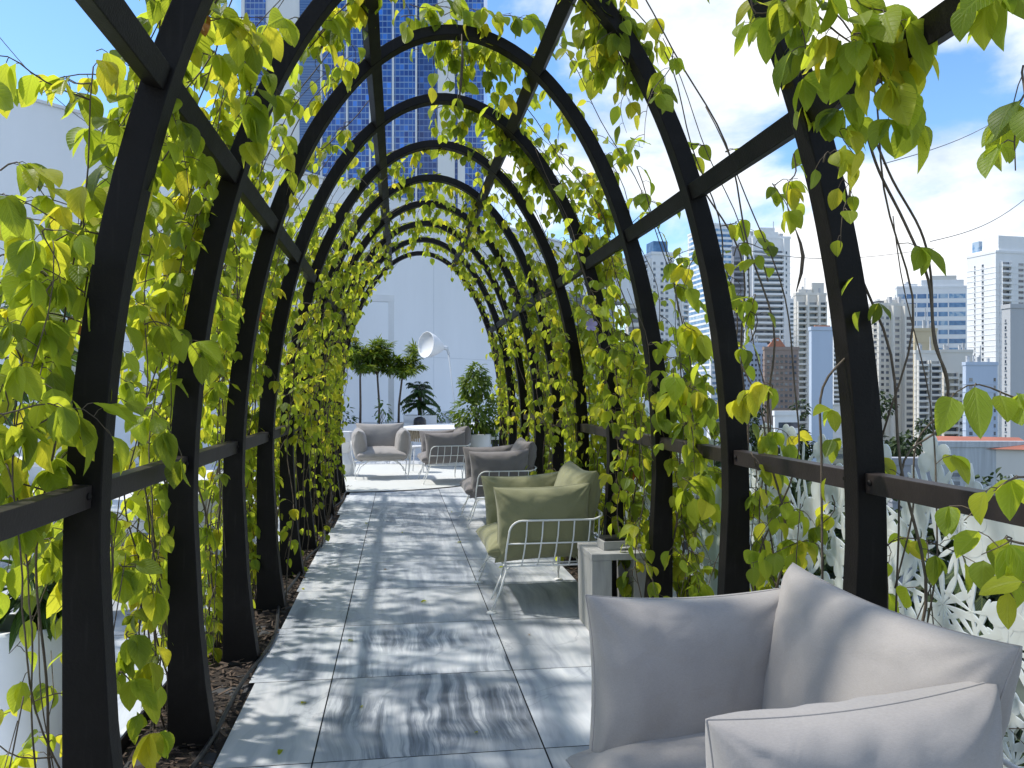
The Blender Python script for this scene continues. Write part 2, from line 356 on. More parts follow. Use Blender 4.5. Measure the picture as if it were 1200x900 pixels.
AD = .085
perg = empty('pergola', (AX, 7.0, 0))
tag(perg, 'black steel tunnel pergola of round topped arches over the marble walkway', 'pergola')
def arch_mb():
    b = MB(); outer = []; inner = []
    qq = list(np.linspace(0, ZC, 12)) + list(np.linspace(ZC, QT, 46)[1:])
    for q in qq:
        x, z, n = prof(q); t = thick(z); outer.append((x, z)); inner.append((x-n[0]*t, z-n[1]*t))
    O = [(-x,z) for x,z in outer] + [(x,z) for x,z in outer[::-1]][1:]
    I = [(-x,z) for x,z in inner] + [(x,z) for x,z in inner[::-1]][1:]
    k = len(O); vs = []
    for (ox,oz),(ix,iz) in zip(O, I):
        vs += [(ox,-AD/2,oz),(ix,-AD/2,iz),(ix,AD/2,iz),(ox,AD/2,oz)]
    fs = []
    for i in range(k-1):
        a, c = i*4, (i+1)*4
        for j in range(4): fs.append((a+j, a+(j+1)%4, c+(j+1)%4, c+j))
    fs += [(0,1,2,3), ((k-1)*4+3,(k-1)*4+2,(k-1)*4+1,(k-1)*4)]
    return b.add(vs, fs)
arch0 = None
NARCH = 10
for n in range(0, NARCH+1):
    if arch0 is None:
        o = arch0 = arch_mb().build('arch', M['steel'], perg, bevel=.004)
        bm = bmesh.new(); bm.from_mesh(o.data); bmesh.ops.recalc_face_normals(bm, faces=bm.faces); bm.to_mesh(o.data); bm.free()
    else:
        o = arch0.copy(); COL.objects.link(o); o.parent = perg
    o.location = (0, archY(n)-7.0, 0)
# purlins: straight bars fixed between the arches, at six places round the curve
def purlin(side, q, w, h, mat, name, inset):
    b = MB(); x, z, nrm = prof(q)
    t = thick(z); cx = x-nrm[0]*t*inset; cz = z-nrm[1]*t*inset
    ca, sa = nrm[0], nrm[1]
    for n in range(0, NARCH):
        y0 = archY(n)+AD/2+.001-7.0; y1 = archY(n+1)-AD/2-.001-7.0
        vs = []
        for y in (y0, y1):
            for (a, c) in ((-h/2,-w/2),(h/2,-w/2),(h/2,w/2),(-h/2,w/2)):   # a along normal, c along tangent
                vs.append((side*(cx + ca*a - sa*c), y, cz + sa*a + ca*c))
        b.add(vs, [(0,1,2,3),(7,6,5,4),(0,4,5,1),(1,5,6,2),(2,6,7,3),(3,7,4,0)])
    o = b.build(name, mat, perg, bevel=.003)
    bm = bmesh.new(); bm.from_mesh(o.data); bmesh.ops.recalc_face_normals(bm, faces=bm.faces); bm.to_mesh(o.data); bm.free()
    return o
def q_of_z(z):
    zz = [prof(q)[1] for q in np.linspace(0,QT,300)]; return float(np.interp(z, zz, np.linspace(0,QT,300)))
for s in (-1, 1):
    purlin(s, q_of_z(1.20), .068, .05, M['wood_rail'], 'rail', .5)
    purlin(s, q_of_z(2.45), .075, .06, M['steel'], 'purlin', .5)
    purlin(s, q_of_z(3.425), .075, .06, M['steel'], 'purlin', .5)
bo = None
for s in (-1, 1):
    for n in range(1, 5):
        for dy in (-1, 1):
            if bo is None:
                bo = MB().lathe([(.0001,0),(.011,0),(.011,.008),(.006,.012),(.0001,.012)], 10, cap=False).build('bolt', M['steel'], perg, smooth=False); c = bo
            else:
                c = bo.copy(); COL.objects.link(c); c.parent = perg
            c.rotation_euler = (0, -s*math.pi/2, 0)
            c.location = (s*(EA-.052-.028), archY(n)+dy*(AD/2+.03)-7.0, 1.20)

# ------------------------------------------------------------------ floors
TL = .95
def tile_sheet(name, rects, jitter=None):
    b = MB(); tr = []
    for (x0,x1,y0,y1) in rects:
        g = .0032; b.add([(x0+g,y0+g,0),(x1-g,y0+g,0),(x1-g,y1-g,0),(x0+g,y1-g,0)], [(0,1,2,3)])
        c = (random.random(), random.random(), random.random()); tr.append(c)
    o = b.build(name, M['marble']); me = o.data
    a = me.attributes.new('tile', 'FLOAT_VECTOR', 'POINT')
    a.data.foreach_set('vector', np.repeat(np.array(tr), 4, axis=0).astype(np.float32).ravel())
    return tag(o, kind='structure'), tr
SOIL_L = (-1.16, -.74); SOIL_R = (1.40, 1.80); YEND = 12.55
rows = [4.245 + TL*k for k in range(-8, 30)]
rects = []
ytop = max(y for y in rows if y <= YEND+.6)
for k, (ya, yb) in enumerate(zip(rows[:-1], rows[1:])):
    if yb > ytop+.01: break
    lj = -.74 + rnd(-.035, .03)
    rects += [(lj,-.349,ya,yb), (-.349,.606,ya,yb), (.606,1.40,ya,yb)]
o, tr = tile_sheet('walkway', rects)
# the strongly veined slabs lie on the centre line near the viewer, as in the photograph
vals = np.array(tr)
for i,(x0,x1,ya,yb) in enumerate(rects):
    cx, cy = (x0+x1)/2, (ya+yb)/2
    vals[i,0] = rnd(.3,.88) if -.4 < x0 < .5 else rnd(.2,.76)
    if x0 < 0 < x1 and 3.2 < cy < 5.3: vals[i,0] = .99 if cy < 4.2 else .93
o.data.attributes['tile'].data.foreach_set('vector', np.repeat(vals, 4, axis=0).astype(np.float32).ravel())
rects = []
for ya, yb in zip(rows[:-1], rows[1:]):
    if yb > 36: break
    far = ya >= ytop-.01
    xs = [-1.16-TL*k for k in range(0, 15)]
    for xa in xs: rects.append((xa-TL, xa, ya, yb))
    if far:
        for k in range(0, 14):
            if -1.16+TL*(k+1) < max(4.3, .333*ya): rects.append((-1.16+TL*k, -1.16+TL*(k+1), ya, yb))
    else:
        rects.append((1.813, 2.19, ya, yb))
        if ya > 10.8:
            for k in range(0, 2): rects.append((2.19+TL*k, 2.19+TL*(k+1), ya, yb))
tile_sheet('terrace_floor', rects)
b = MB(); b.box(-16, 2.2, -6, ytop, -25, -.035); b.box(-16, 4.3, ytop+.001, 40, -25, -.035); b.box(4.301, 8.0, 24, 40, -25, -.035); b.box(2.201, 4.3, 10.9, ytop-.001, -25, -.035)
tag(b.build('terrace_slab', M['grout']), kind='structure')
def soil_strip(x0, x1, nm):
    b = MB(); nx, ny = 8, 260; ys = np.linspace(-3.3, ytop, ny); vs = []
    for y in ys:
        for i in range(nx):
            x = x0 + (x1-x0)*i/(nx-1)
            z = -.028 + .03*mnoise.noise((x*6, y*6, 1)) + .018*mnoise.noise((x*22, y*22, 4))
            if i in (0, nx-1): z = -.030
            vs.append((x, y, z))
    fs = [(j*nx+i, j*nx+i+1, (j+1)*nx+i+1, (j+1)*nx+i) for j in range(ny-1) for i in range(nx-1)]
    tag(b.add(vs, fs).build(nm, M['soil'], smooth=True), kind='structure')
    c = MB()
    for _ in range(2600):
        x, y = rnd(x0+.02, x1-.02), -1+14*random.random()**1.3
        l, w = rnd(.008,.035), rnd(.004,.012); a = rnd(0, 6.28); z = .002+rnd(-.012,.014)
        ax = np.array([math.cos(a), math.sin(a), rnd(-.4,.4)])*l; bx = np.array([-math.sin(a), math.cos(a), rnd(-.3,.3)])*w
        p = np.array([x,y,z]); n3 = np.array([0,0,.003])
        c.add([p-ax-bx,p+ax-bx*.6,p+ax+bx,p-ax+bx*.7, p-ax-bx+n3,p+ax-bx*.6+n3,p+ax+bx+n3,p-ax+bx*.7+n3], [(0,3,2,1),(4,5,6,7),(0,1,5,4),(1,2,6,5),(2,3,7,6),(3,0,4,7)])
    return c
c = soil_strip(*SOIL_L, 'soil_bed')
tag(c.build('bark_mulch', M['chip']), 'dark brown bark chips covering the soil strip left of the walkway', 'mulch', kind='stuff')
c = soil_strip(*SOIL_R, 'soil_bed')
tag(c.build('bark_mulch', M['chip']), 'dark brown bark chips covering the soil strip behind the armchairs', 'mulch', kind='stuff')
b = MB(); b.box(-1.172, -1.161, -3, ytop, -.03, .035); tag(b.build('soil_edging', M['steel']), kind='structure')
b = MB(); b.box(1.801, 1.812, -3, ytop, -.03, .02); tag(b.build('soil_edging', M['steel']), kind='structure')
b = MB(); b.tube([(-.80+.03*math.sin(y*1.7)+.02*math.sin(y*4.1), y, .018+.008*math.sin(y*2.3)) for y in np.linspace(-1, 12, 120)], .011, 8)
tag(b.build('irrigation_hose', M['hose'], smooth=True), 'thin black irrigation hose lying along the soil strip beside the walkway', 'hose')
# a few fallen leaves on the floor
fl = Leaves()
for (px, py) in ((471,624),(428,614),(424,830),(353,826),(620,745),(540,636),(355,690),(500,705),(590,665),(452,668),(330,880),(560,860),(408,752),(530,600)):
    Z = 1.5*930/(py-460); p = at(px,py,Z); p[2] = .006
    l1 = Leaves(); a = rnd(0,6.28)
    l1.add(p,(math.cos(a),math.sin(a),.02),(0,0,1),rnd(.02,.05),None,rnd(.6,1.0),.3,.3)
    ob = l1.build('fallen_leaf', M['leaf'])
    tag(ob, 'small dry leaf fallen on the marble slabs of the walkway', 'fallen leaf', 'fallen leaves on the walkway')

# ------------------------------------------------------------------ vines
GREENS = lambda: float(np.clip(random.gauss(.46,.27), .02, .88)) if random.random() > .0025 else 1.0
def node(Lv, p, d, size, outward=None, tint=None, tri=None):
    """leaf or leaflets at p growing along d, drooping"""
    tint0 = GREENS() if tint is None else tint
    d = np.array(d, float); tri = random.random() < .55 if tri is None else tri
    def one(dd, L):
        tip = dd*.55 + np.array([0,0,-1.0])*rnd(.35,1.1) + rvec()*.25
        nor = rvec()*.55 + np.array([0,0,rnd(.3,.9)]) + dd*.55
        Lv.add(p, tip, nor, L*rnd(.8,1.15), L*rnd(.54,.76), tint0 if tint0 > .95 else float(np.clip(tint0+rnd(-.1,.1),0,.93)))
    if tri:
        side = np.cross(d, [0,0,1.0]); side /= np.linalg.norm(side)+1e-6
        one(d, size*1.1); one(d*.4+side, size*.92); one(d*.4-side, size*.92)
    else: one(d + rvec()*.5, size)
def spray(Lv, S, p0, p1, nl, size=.10, sag=.08, r=.0028, tint=None, petiole=.035):
    p0, p1 = np.array(p0), np.array(p1); k = 9; wob = rvec()*.03
    path = []
    for i in range(k):
        t = i/(k-1); p = p0*(1-t)+p1*t; p = p + np.array([0,0,1.0])*sag*math.sin(math.pi*t) + wob*math.sin(math.pi*2*t)
        path.append(p)
    S.tube(path, [r*(1-.6*i/(k-1)) for i in range(k)], 5)
    ax = p1-p0; ax /= np.linalg.norm(ax)+1e-6
    for j in range(nl):
        t = (j+.6)/nl; f = t*(k-1); i = min(int(f), k-2); p = path[i]*(1-(f-i))+path[i+1]*(f-i)
        d = rvec(); d[2] *= .5; d = d - ax*np.dot(d,ax)*.6 + ax*.4; d /= np.linalg.norm(d)
        e = p + d*petiole*rnd(.6,1.5)
        S.tube([p, (p+e)/2+np.array([0,0,.006]), e], .0013, 4, cap=False)
        node(Lv, e, d, size*rnd(.75,1.2), tint=None if tint is None else float(np.clip(tint+rnd(-.12,.12),0,.93)), tri=random.random()<.4)
def grow(side, n, nst, dens, ztop, yspan, lsize, extra=None, label='', hi=True, shootlen=(.12,.42), offr=(.03,.13), ycen=0, gap=.0, inner=0.0):
    root = empty('climbing_vine', (AX+side*(EA-.05), archY(n), 0))
    tag(root, label, 'vine', 'vines climbing the pergola')
    Lv, S = Leaves(), MB(); inv = np.array(root.location)
    for k in range(nst):
        y0 = archY(n)+ycen+rnd(-.14,.14); yt = archY(n)+ycen+rnd(-yspan, yspan)
        zt = ztop*rnd(.55,1.0) if k > 1 else ztop
        qm = zt if zt > QT else q_of_z(min(zt, 3.62))
        q = 0; ph = [rnd(0,6.28) for _ in range(4)]; off = rnd(*offr); path = []; ins = random.random() < inner; rad = rnd(.003,.0065)
        if ins: off = -rnd(.14,.19)
        while q < qm:
            t = q/qm
            y = y0 + (yt-y0)*min(1, t*2.2) + .07*math.sin(q*2.1+ph[0]) + .035*math.sin(q*6.3+ph[1])
            o2 = off + .035*math.sin(q*3.1+ph[2]) + .02*math.sin(q*7.7+ph[3])
            p = surf(side, q, y, min(o2,-.125) if ins else max(o2, .012)); path.append(p)
            z = p[2]; dn = dens(z, y)*(1 if mnoise.noise((p[0]*1.6+side*7, p[1]*1.6, p[2]*1.6)) > gap-.25 else .22)
            if random.random() < dn*.62:
                d = np.array([side*rnd(-.5,1.0), rnd(-1,1), rnd(-.3,.6)]); d /= np.linalg.norm(d)
                e = p + d*rnd(.03,.08); S.tube([p,(p+e)/2+np.array([0,0,.008]),e], .0014, 4, cap=False)
                node(Lv, e, d, lsize*rnd(.65,1.2))
            if random.random() < dn*.34:
                d = np.array([side*rnd(-.15,.9), rnd(-1,1), rnd(-1.0,.5)]); d /= np.linalg.norm(d)
                L = rnd(*shootlen); e = p + d*L + np.array([0,0,-L*.25])
                if n>0 and abs(e[0]-AX) < abs(prof(min(q,QT))[0])-(.36 if ins else .24) and e[2] < 3.0: continue
                spray(Lv, S, p, e, max(2, int(L/.055)), lsize, sag=L*.15)
            q += .045
        if len(path) > 3:
            S.tube(path[::2], [rad*(1-.55*i/len(path[::2])) for i in range(len(path[::2]))], 6)
    for k in range(5 if n < 6 else 3):
        b0 = surf(side, 0, archY(n)+ycen*.6+rnd(-.4,.4), rnd(.0,.12)); hh = rnd(.5,1.25); dx, dy = rnd(-.12,.18)*side, rnd(-.3,.3)
        S.tube(smooth([b0, b0+np.array([dx*.2+rnd(-.03,.03),dy*.3,hh*.35]), b0+np.array([dx*.7,dy*.6+rnd(-.05,.05),hh*.7]), b0+np.array([dx,dy,hh])], 4), .0022, 5)
        if random.random() < .7:
            m0 = b0+np.array([dx*.6,dy*.55,hh*.6]); S.tube([m0, m0+np.array([rnd(-.06,.06),rnd(-.12,.12),.08]), m0+np.array([rnd(-.1,.1),rnd(-.25,.25),rnd(.1,.2)])], .0015, 4)
    if extra: extra(Lv, S)
    for i in range(len(Lv.pos)): Lv.pos[i] = np.array(Lv.pos[i]) - inv
    S.v = [(v[0]-inv[0], v[1]-inv[1], v[2]-inv[2]) for v in S.v]
    Lv.build('foliage', M['leaf'], root, hi)
    S.build('stem', M['stem'], root, smooth=True)
    return root, len(Lv.pos)
total = 0
def dl_two(z, y): return float(np.interp(z, [0,.3,.8,1.3,2.6,3.1,3.6], [.15,.42,.5,.85,.95,.42,.18]))
def dl(z, y):  # left: thin near the ground, thick above the rail
    return float(np.interp(z, [0,.25,.6,1.2,2.6,3.3,3.6], [.10,.5,.72,.92,.92,.32,.14]))
def dl_near(z, y): return float(np.interp(z, [0,.3,.8,1.3,2.6,3.1,3.6], [.10,.28,.26,.75,1.0,.7,.3]))
def dl_zero(z, y): return float(np.interp(z, [0,.3,.8,1.3,1.8,2.1,2.6], [.12,.35,.30,.6,.5,.15,.05]))
def dr(z, y): return float(np.interp(z, [0,.3,1.2,2.2,2.9,3.6], [.35,.8,1.0,.85,.7,.55]))
def dr_thin(z, y): return float(np.interp(z, [0,.6,1.2,1.9,2.2,2.6,3.6], [.18,.3,.22,.06,.05,.25,.35]))
def dr_mid(z, y): return float(np.interp(z, [0,.4,1.6,2.0,2.4,2.8,3.6], [.30,.62,.8,.28,.2,.55,.5]))
def ex_l0(Lv, S):
    for a, c2, Z1, Z2, nl, sz in (((0,505),(128,508),2.05,2.2,9,.115), ((-20,480),(95,515),1.95,2.1,7,.12), ((0,300),(70,330),2.6,2.8,6,.115), ((0,200),(75,250),2.6,2.7,6,.11),
                            ((0,680),(90,640),2.4,2.5,7,.10), ((60,640),(100,800),2.45,2.5,5,.09), ((130,95),(15,118),2.9,2.9,5,.085), ((0,330),(60,420),2.5,2.6,8,.11),
                            ((0,420),(75,450),2.8,2.9,8,.12),((0,250),(110,300),2.9,2.9,8,.11),((-10,640),(40,610),2.2,2.3,6,.1)):
        spray(Lv, S, at(*a,Z1), at(*c2,Z2), nl, sz, sag=.05, r=.003)
def ex_l1(Lv, S):
    for a, c2, Z1, Z2, nl, sz in (((180,10),(300,60),2.6,2.9,9,.12), ((170,60),(330,20),2.6,3.0,9,.12), ((230,60),(330,110),3.0,3.1,9,.125), ((280,90),(300,170),3.1,3.1,8,.125), ((150,110),(140,190),2.7,2.7,7,.12),
                            ((140,660),(180,700),2.9,2.9,6,.11), ((150,740),(185,800),2.8,2.8,8,.12),((140,790),(180,860),2.75,2.75,7,.115),((170,480),(215,540),3.0,3.0,8,.12), ((170,380),(235,420),3.0,3.05,9,.13),((180,0),(220,40),2.4,2.5,6,.12)):
        spray(Lv, S, at(*a,Z1), at(*c2,Z2), nl, sz, sag=.05, r=.003)
LBL = {0:'leafy vine at the left edge of the photo, outside the nearest arch'}
for n in range(0, NARCH+1):
    far = n >= 5
    lab = LBL.get(n) or 'yellow green vine thick over the left leg of the %s arch from the viewer' % ORD[n]
    nst = [5, 8, 10, 10, 10, 10, 10, 10, 10, 10, 10][n]
    _, k = grow(-1, n, nst, dl_zero if n == 0 else (dl_near if n < 2 else (dl_two if n < 3 else dl)), 2.15 if n == 0 else rnd(3.45, 3.62), .5 if n else .25, [.100,.102,.096,.090,.086,.084,.082,.082,.082,.082,.082][n],
                {0: ex_l0, 1: ex_l1}.get(n), lab, hi=not far, ycen=.42 if n == 0 else (.30 if n < 4 else .12), gap=.14 if n < 4 else .08, inner=[0,0,.08,.16,.22,.25,.25,.25,.18,.1,.0][n])
    total += k
def ex_r0(Lv, S):
    # large leaves close at the right edge, and the spray hanging from the top
    for a, c2, Z1, Z2, nl, sz in (((1215,-10),(1130,10),1.45,1.5,5,.10), ((1215,90),(1185,150),1.45,1.45,4,.095), ((1210,60),(1190,200),1.5,1.5,3,.09),
                            ((1215,470),(1110,470),1.8,1.85,4,.095), ((1215,560),(1130,610),1.75,1.8,3,.10), ((1215,640),(1150,650),1.75,1.8,3,.10), ((1220,700),(1190,705),1.7,1.7,2,.10)):
        spray(Lv, S, at(*a,Z1), at(*c2,Z2), nl, sz, sag=.03, r=.003)
def ex_r1(Lv, S):
    for a, c2, Z1, Z2, nl, sz in (((905,-10),(1000,30),2.2,2.1,9,.115), ((990,-20),(1075,70),2.1,2.1,9,.12), ((960,20),(1040,110),2.15,2.1,10,.12), ((1000,40),(1060,140),2.1,2.1,8,.12), ((940,-10),(935,90),2.3,2.3,8,.11),
                            ((975,100),(1000,180),2.3,2.3,6,.10), ((965,190),(995,215),2.5,2.5,5,.09), ((1000,200),(985,290),2.5,2.5,4,.08), ((930,180),(925,260),2.6,2.6,4,.08), ((880,0),(930,50),2.4,2.4,6,.1)):
        spray(Lv, S, at(*a,Z1), at(*c2,Z2), nl, sz, sag=.03, r=.003)
    for k, (pts, r) in enumerate(((((1015,150),(1030,200),(1062,262),(1088,330),(1096,400),(1108,440),(1110,480)), .0045), (((1024,160),(1045,210),(1078,270),(1092,320),(1094,390),(1112,450)), .004),
                       (((1000,180),(995,260),(1012,340),(1005,400),(965,455),(963,540),(965,700)), .004), (((1112,450),(1100,500),(1060,540),(1052,640),(1050,720)), .0035),
                       (((1096,400),(1110,470),(1075,520),(1070,600),(1050,690)), .003))):
        S.tube(smooth([at(x,y,2.62+.03*k) + rvec()*.004 for x,y in pts]), r, 6)
    for (x,y) in ((1008,365),(1030,355),(1000,325),(975,480),(975,515),(968,560)):
        node(Lv, at(x,y,2.62), np.array([rnd(-1,1),rnd(-.5,.5),.2]), .085)
def ex_r2(Lv, S):
    S.tube(smooth([at(905,215,3.35), at(922,240,3.3), at(932,268,3.3)]), .002, 5); S.tube([at(932,268,3.3), at(938,285,3.3), at(941,300,3.3), at(939,320,3.3), at(933,342,3.3)], [.002,.006,.008,.007,.002], 6)
    spray(Lv, S, at(905,215,3.35), at(930,250,3.3), 4, .08)
    for a, c2, nl, sz in (((900,330),(880,300),4,.075), ((885,345),(870,410),6,.085), ((880,400),(885,350),4,.08), ((905,455),(870,470),6,.10), ((890,500),(930,520),6,.10),((930,590),(880,640),8,.11),((960,640),(880,660),8,.11),((900,600),(950,610),6,.1),((975,580),(955,660),5,.1),
                          ((880,530),(890,575),4,.1), ((860,300),(905,290),5,.08)):
        spray(Lv, S, at(*a,3.45), at(*c2,3.5), nl, sz, sag=.03, r=.003)
def ex_r3(Lv, S):
    for a, c2, nl, sz in (((815,300),(800,340),6,.12), ((835,330),(860,350),6,.11), ((800,370),(830,420),8,.14), ((810,450),(830,480),7,.13), ((790,430),(800,520),9,.12), ((800,560),(830,600),8,.13),((790,640),(820,690),7,.11),((810,500),(815,560),6,.12)):
        spray(Lv, S, at(*a,4.1), at(*c2,4.1), nl, sz, sag=.03, r=.003)
def ex_r5(Lv, S):
    c = at(692,381,6.1)
    for k in range(5):
        a = k*2*math.pi/5
        S.tube([c, c+np.array([math.cos(a)*.02,-.01,math.sin(a)*.02]), c+np.array([math.cos(a)*.045,-.02,math.sin(a)*.045])], [.003,.016,.004], 5)
for n in range(0, NARCH+1):
    far = n >= 5
    lab = {0:'vine with large close leaves at the right edge of the photo', 1:'thin vine with long bare stems and a dense leaf spray beside the big grey armchair',
           2:'sparse vine on the right leg of the second arch from the viewer'}.get(n) or 'yellow green vine thick over the right leg of the %s arch from the viewer' % ORD[n]
    nst = [3, 3, 6, 9, 10, 10, 10, 9, 9, 9, 8][n]
    _, k = grow(1, n, nst, [dr_thin,dr_thin,dr_thin,dr_mid,dr,dr,dr,dr,dr,dr,dr][n], 3.58, .28 if n<3 else .45, [.095,.095,.092,.092,.088,.084,.082,.082,.082,.082,.082][n],
                {0: ex_r0, 1: ex_r1, 2: ex_r2, 3: ex_r3}.get(n), lab, hi=not far, ycen=0 if n < 3 else .1, gap=.0 if n < 3 else .05, inner=[0,0,0,.07,.14,.17,.17,.17,.14,.08,.0][n])
    total += k
# garlands trailing over the tops of the arches
for n in range(1, NARCH):
    root = empty('trailing_vine', (AX, archY(n), 3.6))
    tag(root, 'loose vine garland trailing over the crown of the %s arch from the viewer' % ORD[n], 'vine', 'vine garlands over the arch tops')
    Lv, S = Leaves(), MB(); inv = np.array(root.location)
    spans = {1: [(-.9,-.35)], 2: [(-.8,-.3),(.55,.9)], 3: [(-.1,.45)], 4: [(-.05,.5),(.5,.9)], 5: [(-.55,.6)]}.get(n, [(-.7,.1),(.0,.7)])
    xs_ = [v for sp_2 in spans for v in sp_2]
    if len(spans) > 1:
        S.tube([np.array([AX+x, archY(n)+.05, ZC+EB*math.sqrt(max(0,1-(x/EA)**2))+.02]) for x in np.linspace(min(xs_)-.1, max(xs_)+.1, 26)], .003, 5)
    for (a, c2) in spans:
        for k in range(3 if n < 6 else 2):
            ra, rb = a+rnd(-.1,.1), c2+rnd(-.1,.1)
            dy = rnd(-.05, .5) if n > 1 else rnd(0,.3)
            path = []
            for t in np.linspace(0,1,12):
                x = ra+(rb-ra)*t; z = ZC+EB*math.sqrt(max(0,1-(x/EA)**2)) + .03 + .03*math.sin(t*7+k)
                path.append(np.array([AX+x, archY(n)+dy*(1-.4*t)+.03*math.sin(t*9), z]))
            S.tube(path, .0035, 5)
            for t in range(len(path)-1):
                for _ in range(2 if random.random()<.75 else 1):
                    f = random.random(); p = path[t]*(1-f)+path[t+1]*f; d = rvec(); d[2] = abs(d[2])*.4-.1
                    e = p + d*rnd(.03,.08); S.tube([p,e], .0013, 4, cap=False); node(Lv, e, d, .105*rnd(.7,1.15))
                if random.random() < .22:
                    p = path[t]; spray(Lv, S, p, p+np.array([rnd(-.1,.1),rnd(-.1,.2),-rnd(.12,.3)]), 4, .10, sag=.02)
    if n == 3:
        for a, c2 in (((470,20),(520,28)),((500,10),(565,22)),((480,5),(545,12)),((520,18),(600,15)),((590,18),(660,40))): spray(Lv, S, at(*a,4.6), at(*c2,4.6), 8, .115, sag=.02)
        S.tube([at(541,40,4.55), at(542,70,4.55), at(540,100,4.55), at(538,118,4.55)], [.003,.009,.009,.003], 6)
    for i in range(len(Lv.pos)): Lv.pos[i] = np.array(Lv.pos[i]) - inv
    S.v = [(v[0]-inv[0], v[1]-inv[1], v[2]-inv[2]) for v in S.v]
    total += len(Lv.pos)
    Lv.build('foliage', M['leaf'], root, n < 5); S.build('stem', M['stem'], root, smooth=True)
print('vine leaves', total)
# lilac flower
fl_c = at(692,381,5.55); b = MB()
for k in range(5):
    a = k*2*math.pi/5+.3; d = np.array([math.cos(a), -.25, math.sin(a)]); t_ = np.array([-math.sin(a), 0, math.cos(a)])
    vs = [(0,0,0)]; 
    for u, w in ((.35,.45),(.75,.6),(1.0,.28)):
        for s in (-1,1): vs.append(d*u*.045 + t_*s*w*.03 + np.array([0,-.012*u*u,0]))
    b.add(vs, [(0,1,2),(1,3,4,2),(3,5,6,4)])
f_ = b.build('vine_flower', M['flower'], smooth=True); f_.location = fl_c
tag(f_, 'single lilac trumpet flower on the vine right of the tunnel', 'flower')
# wires
def wire(p, q, label, r=.0016):
    b = MB(); p, q = np.array(p), np.array(q); b.tube([p*(1-t)+q*t - np.array([0,0,.05*math.sin(math.pi*t)]) for t in np.linspace(0,1,14)], r, 5)
    tag(b.build('trellis_wire', M['wire']), label, 'wire', 'thin trellis wires')
wire(at(-20,20,2.9), at(135,165,3.3), 'thin wire stretched in front of the white wall at upper left')
wire(at(1035,192,2.7), at(1230,98,3.6), 'thin wire slanting across the blue sky right of the leaf spray')
wire(at(1090,283,2.8), at(1230,208,3.4), 'lower thin wire slanting across the clouds above the white tower')
wire(at(845,287,3.6), at(1095,291,3.0), 'level thin wire running behind the right arch leg below the clouds')
wire(at(-20,278,3.2), at(60,290,3.5), 'thin dark wire among the leaves at the left edge')

# ------------------------------------------------------------------ armchairs
def cushion(w, h, d, nu=44, nv=34, pinch=.09, seed=0, wr=1.0, piping=None, puff=.52):
    """pillow in its own x (width) / z (height) plane, thickness along y, pointed corners, gathered seams"""
    rs = random.Random(seed); ph = [rs.uniform(0,6.28) for _ in range(10)]
    us = np.sin(np.linspace(-1,1,nu)*math.pi/2*.92)/math.sin(math.pi/2*.92); vs_ = np.sin(np.linspace(-1,1,nv)*math.pi/2*.92)/math.sin(math.pi/2*.92)
    def pt(u, v, sgn):
        x = w/2*u*(1 - pinch*(1-v*v)*abs(u)**2.0); z = h/2*v*(1 - pinch*1.15*(1-u*u)*abs(v)**2.0)
        pr = (max(0,1-abs(u)**2.7)*max(0,1-abs(v)**2.7))**puff
        y = d/2*pr
        e = 0
        du, dv = 1-abs(u), 1-abs(v)
        e += .012*math.sin(v*9+ph[0]+2*math.sin(v*3+ph[1]))*math.exp(-du*6)*min(1,du*9)
        e += .012*math.sin(u*11+ph[2]+2*math.sin(u*4+ph[3]))*math.exp(-dv*6)*min(1,dv*9)
        for cu in (-1,1):
            for cv in (-1,1):
                dx, dz = (u-cu)*w/2, (v-cv)*h/2; r = math.hypot(dx,dz); an = math.atan2(dz,dx)
                e += .011*math.sin(an*11+ph[4]+cu+2*cv)*math.exp(-r*7)*min(1,r*12)
        n = mnoise.noise((u*1.5+seed*3.1, v*1.5+sgn*5, seed)); n2 = mnoise.noise((u*4+seed, v*2.2+sgn*3, seed+9))
        cr = mnoise.noise((u*2.2+v*1.4+seed*1.7, v*2.4-u*.9+sgn*2, seed+3)); crease = math.exp(-(cr*16)**2)
        y = y + pr*(.012*n + .004*n2 - .003*crease)*wr + e*.7*wr*(1 if pr>0 else 0)*min(1,pr*2)
        return (x, sgn*y, z)
    b = MB(); idx = {}; V = []; Fc = []
    for sgn in (1,-1):
        for i,u in enumerate(us):
            for j,v in enumerate(vs_):
                edge = i in (0,nu-1) or j in (0,nv-1)
                key = (i,j,0 if edge else sgn)
                if key not in idx:
                    idx[key] = len(V); V.append(pt(u,v,sgn) if not edge else (pt(u,v,1)[0], 0, pt(u,v,1)[2]))
    for sgn in (1,-1):
        for i in range(nu-1):
            for j in range(nv-1):
                q = []
                for (a,c) in ((i,j),(i+1,j),(i+1,j+1),(i,j+1)):
                    e = a in (0,nu-1) or c in (0,nv-1); q.append(idx[(a,c,0 if e else sgn)])
                if len(set(q)) == 4: Fc.append(tuple(q if sgn == -1 else q[::-1]))
    b.add(V, Fc)
    ring = [(i,0) for i in range(nu)] + [(nu-1,j) for j in range(1,nv)] + [(i,nv-1) for i in range(nu-2,-1,-1)] + [(0,j) for j in range(nv-2,-1,-1)]
    seam = [V[idx[(i,j,0)]] for i,j in ring]
    return b, seam
def put(b, seam, M4):
    b.v = [tuple(M4 @ Vector(v)) for v in b.v]; return b, [tuple(M4 @ Vector(v)) for v in seam]
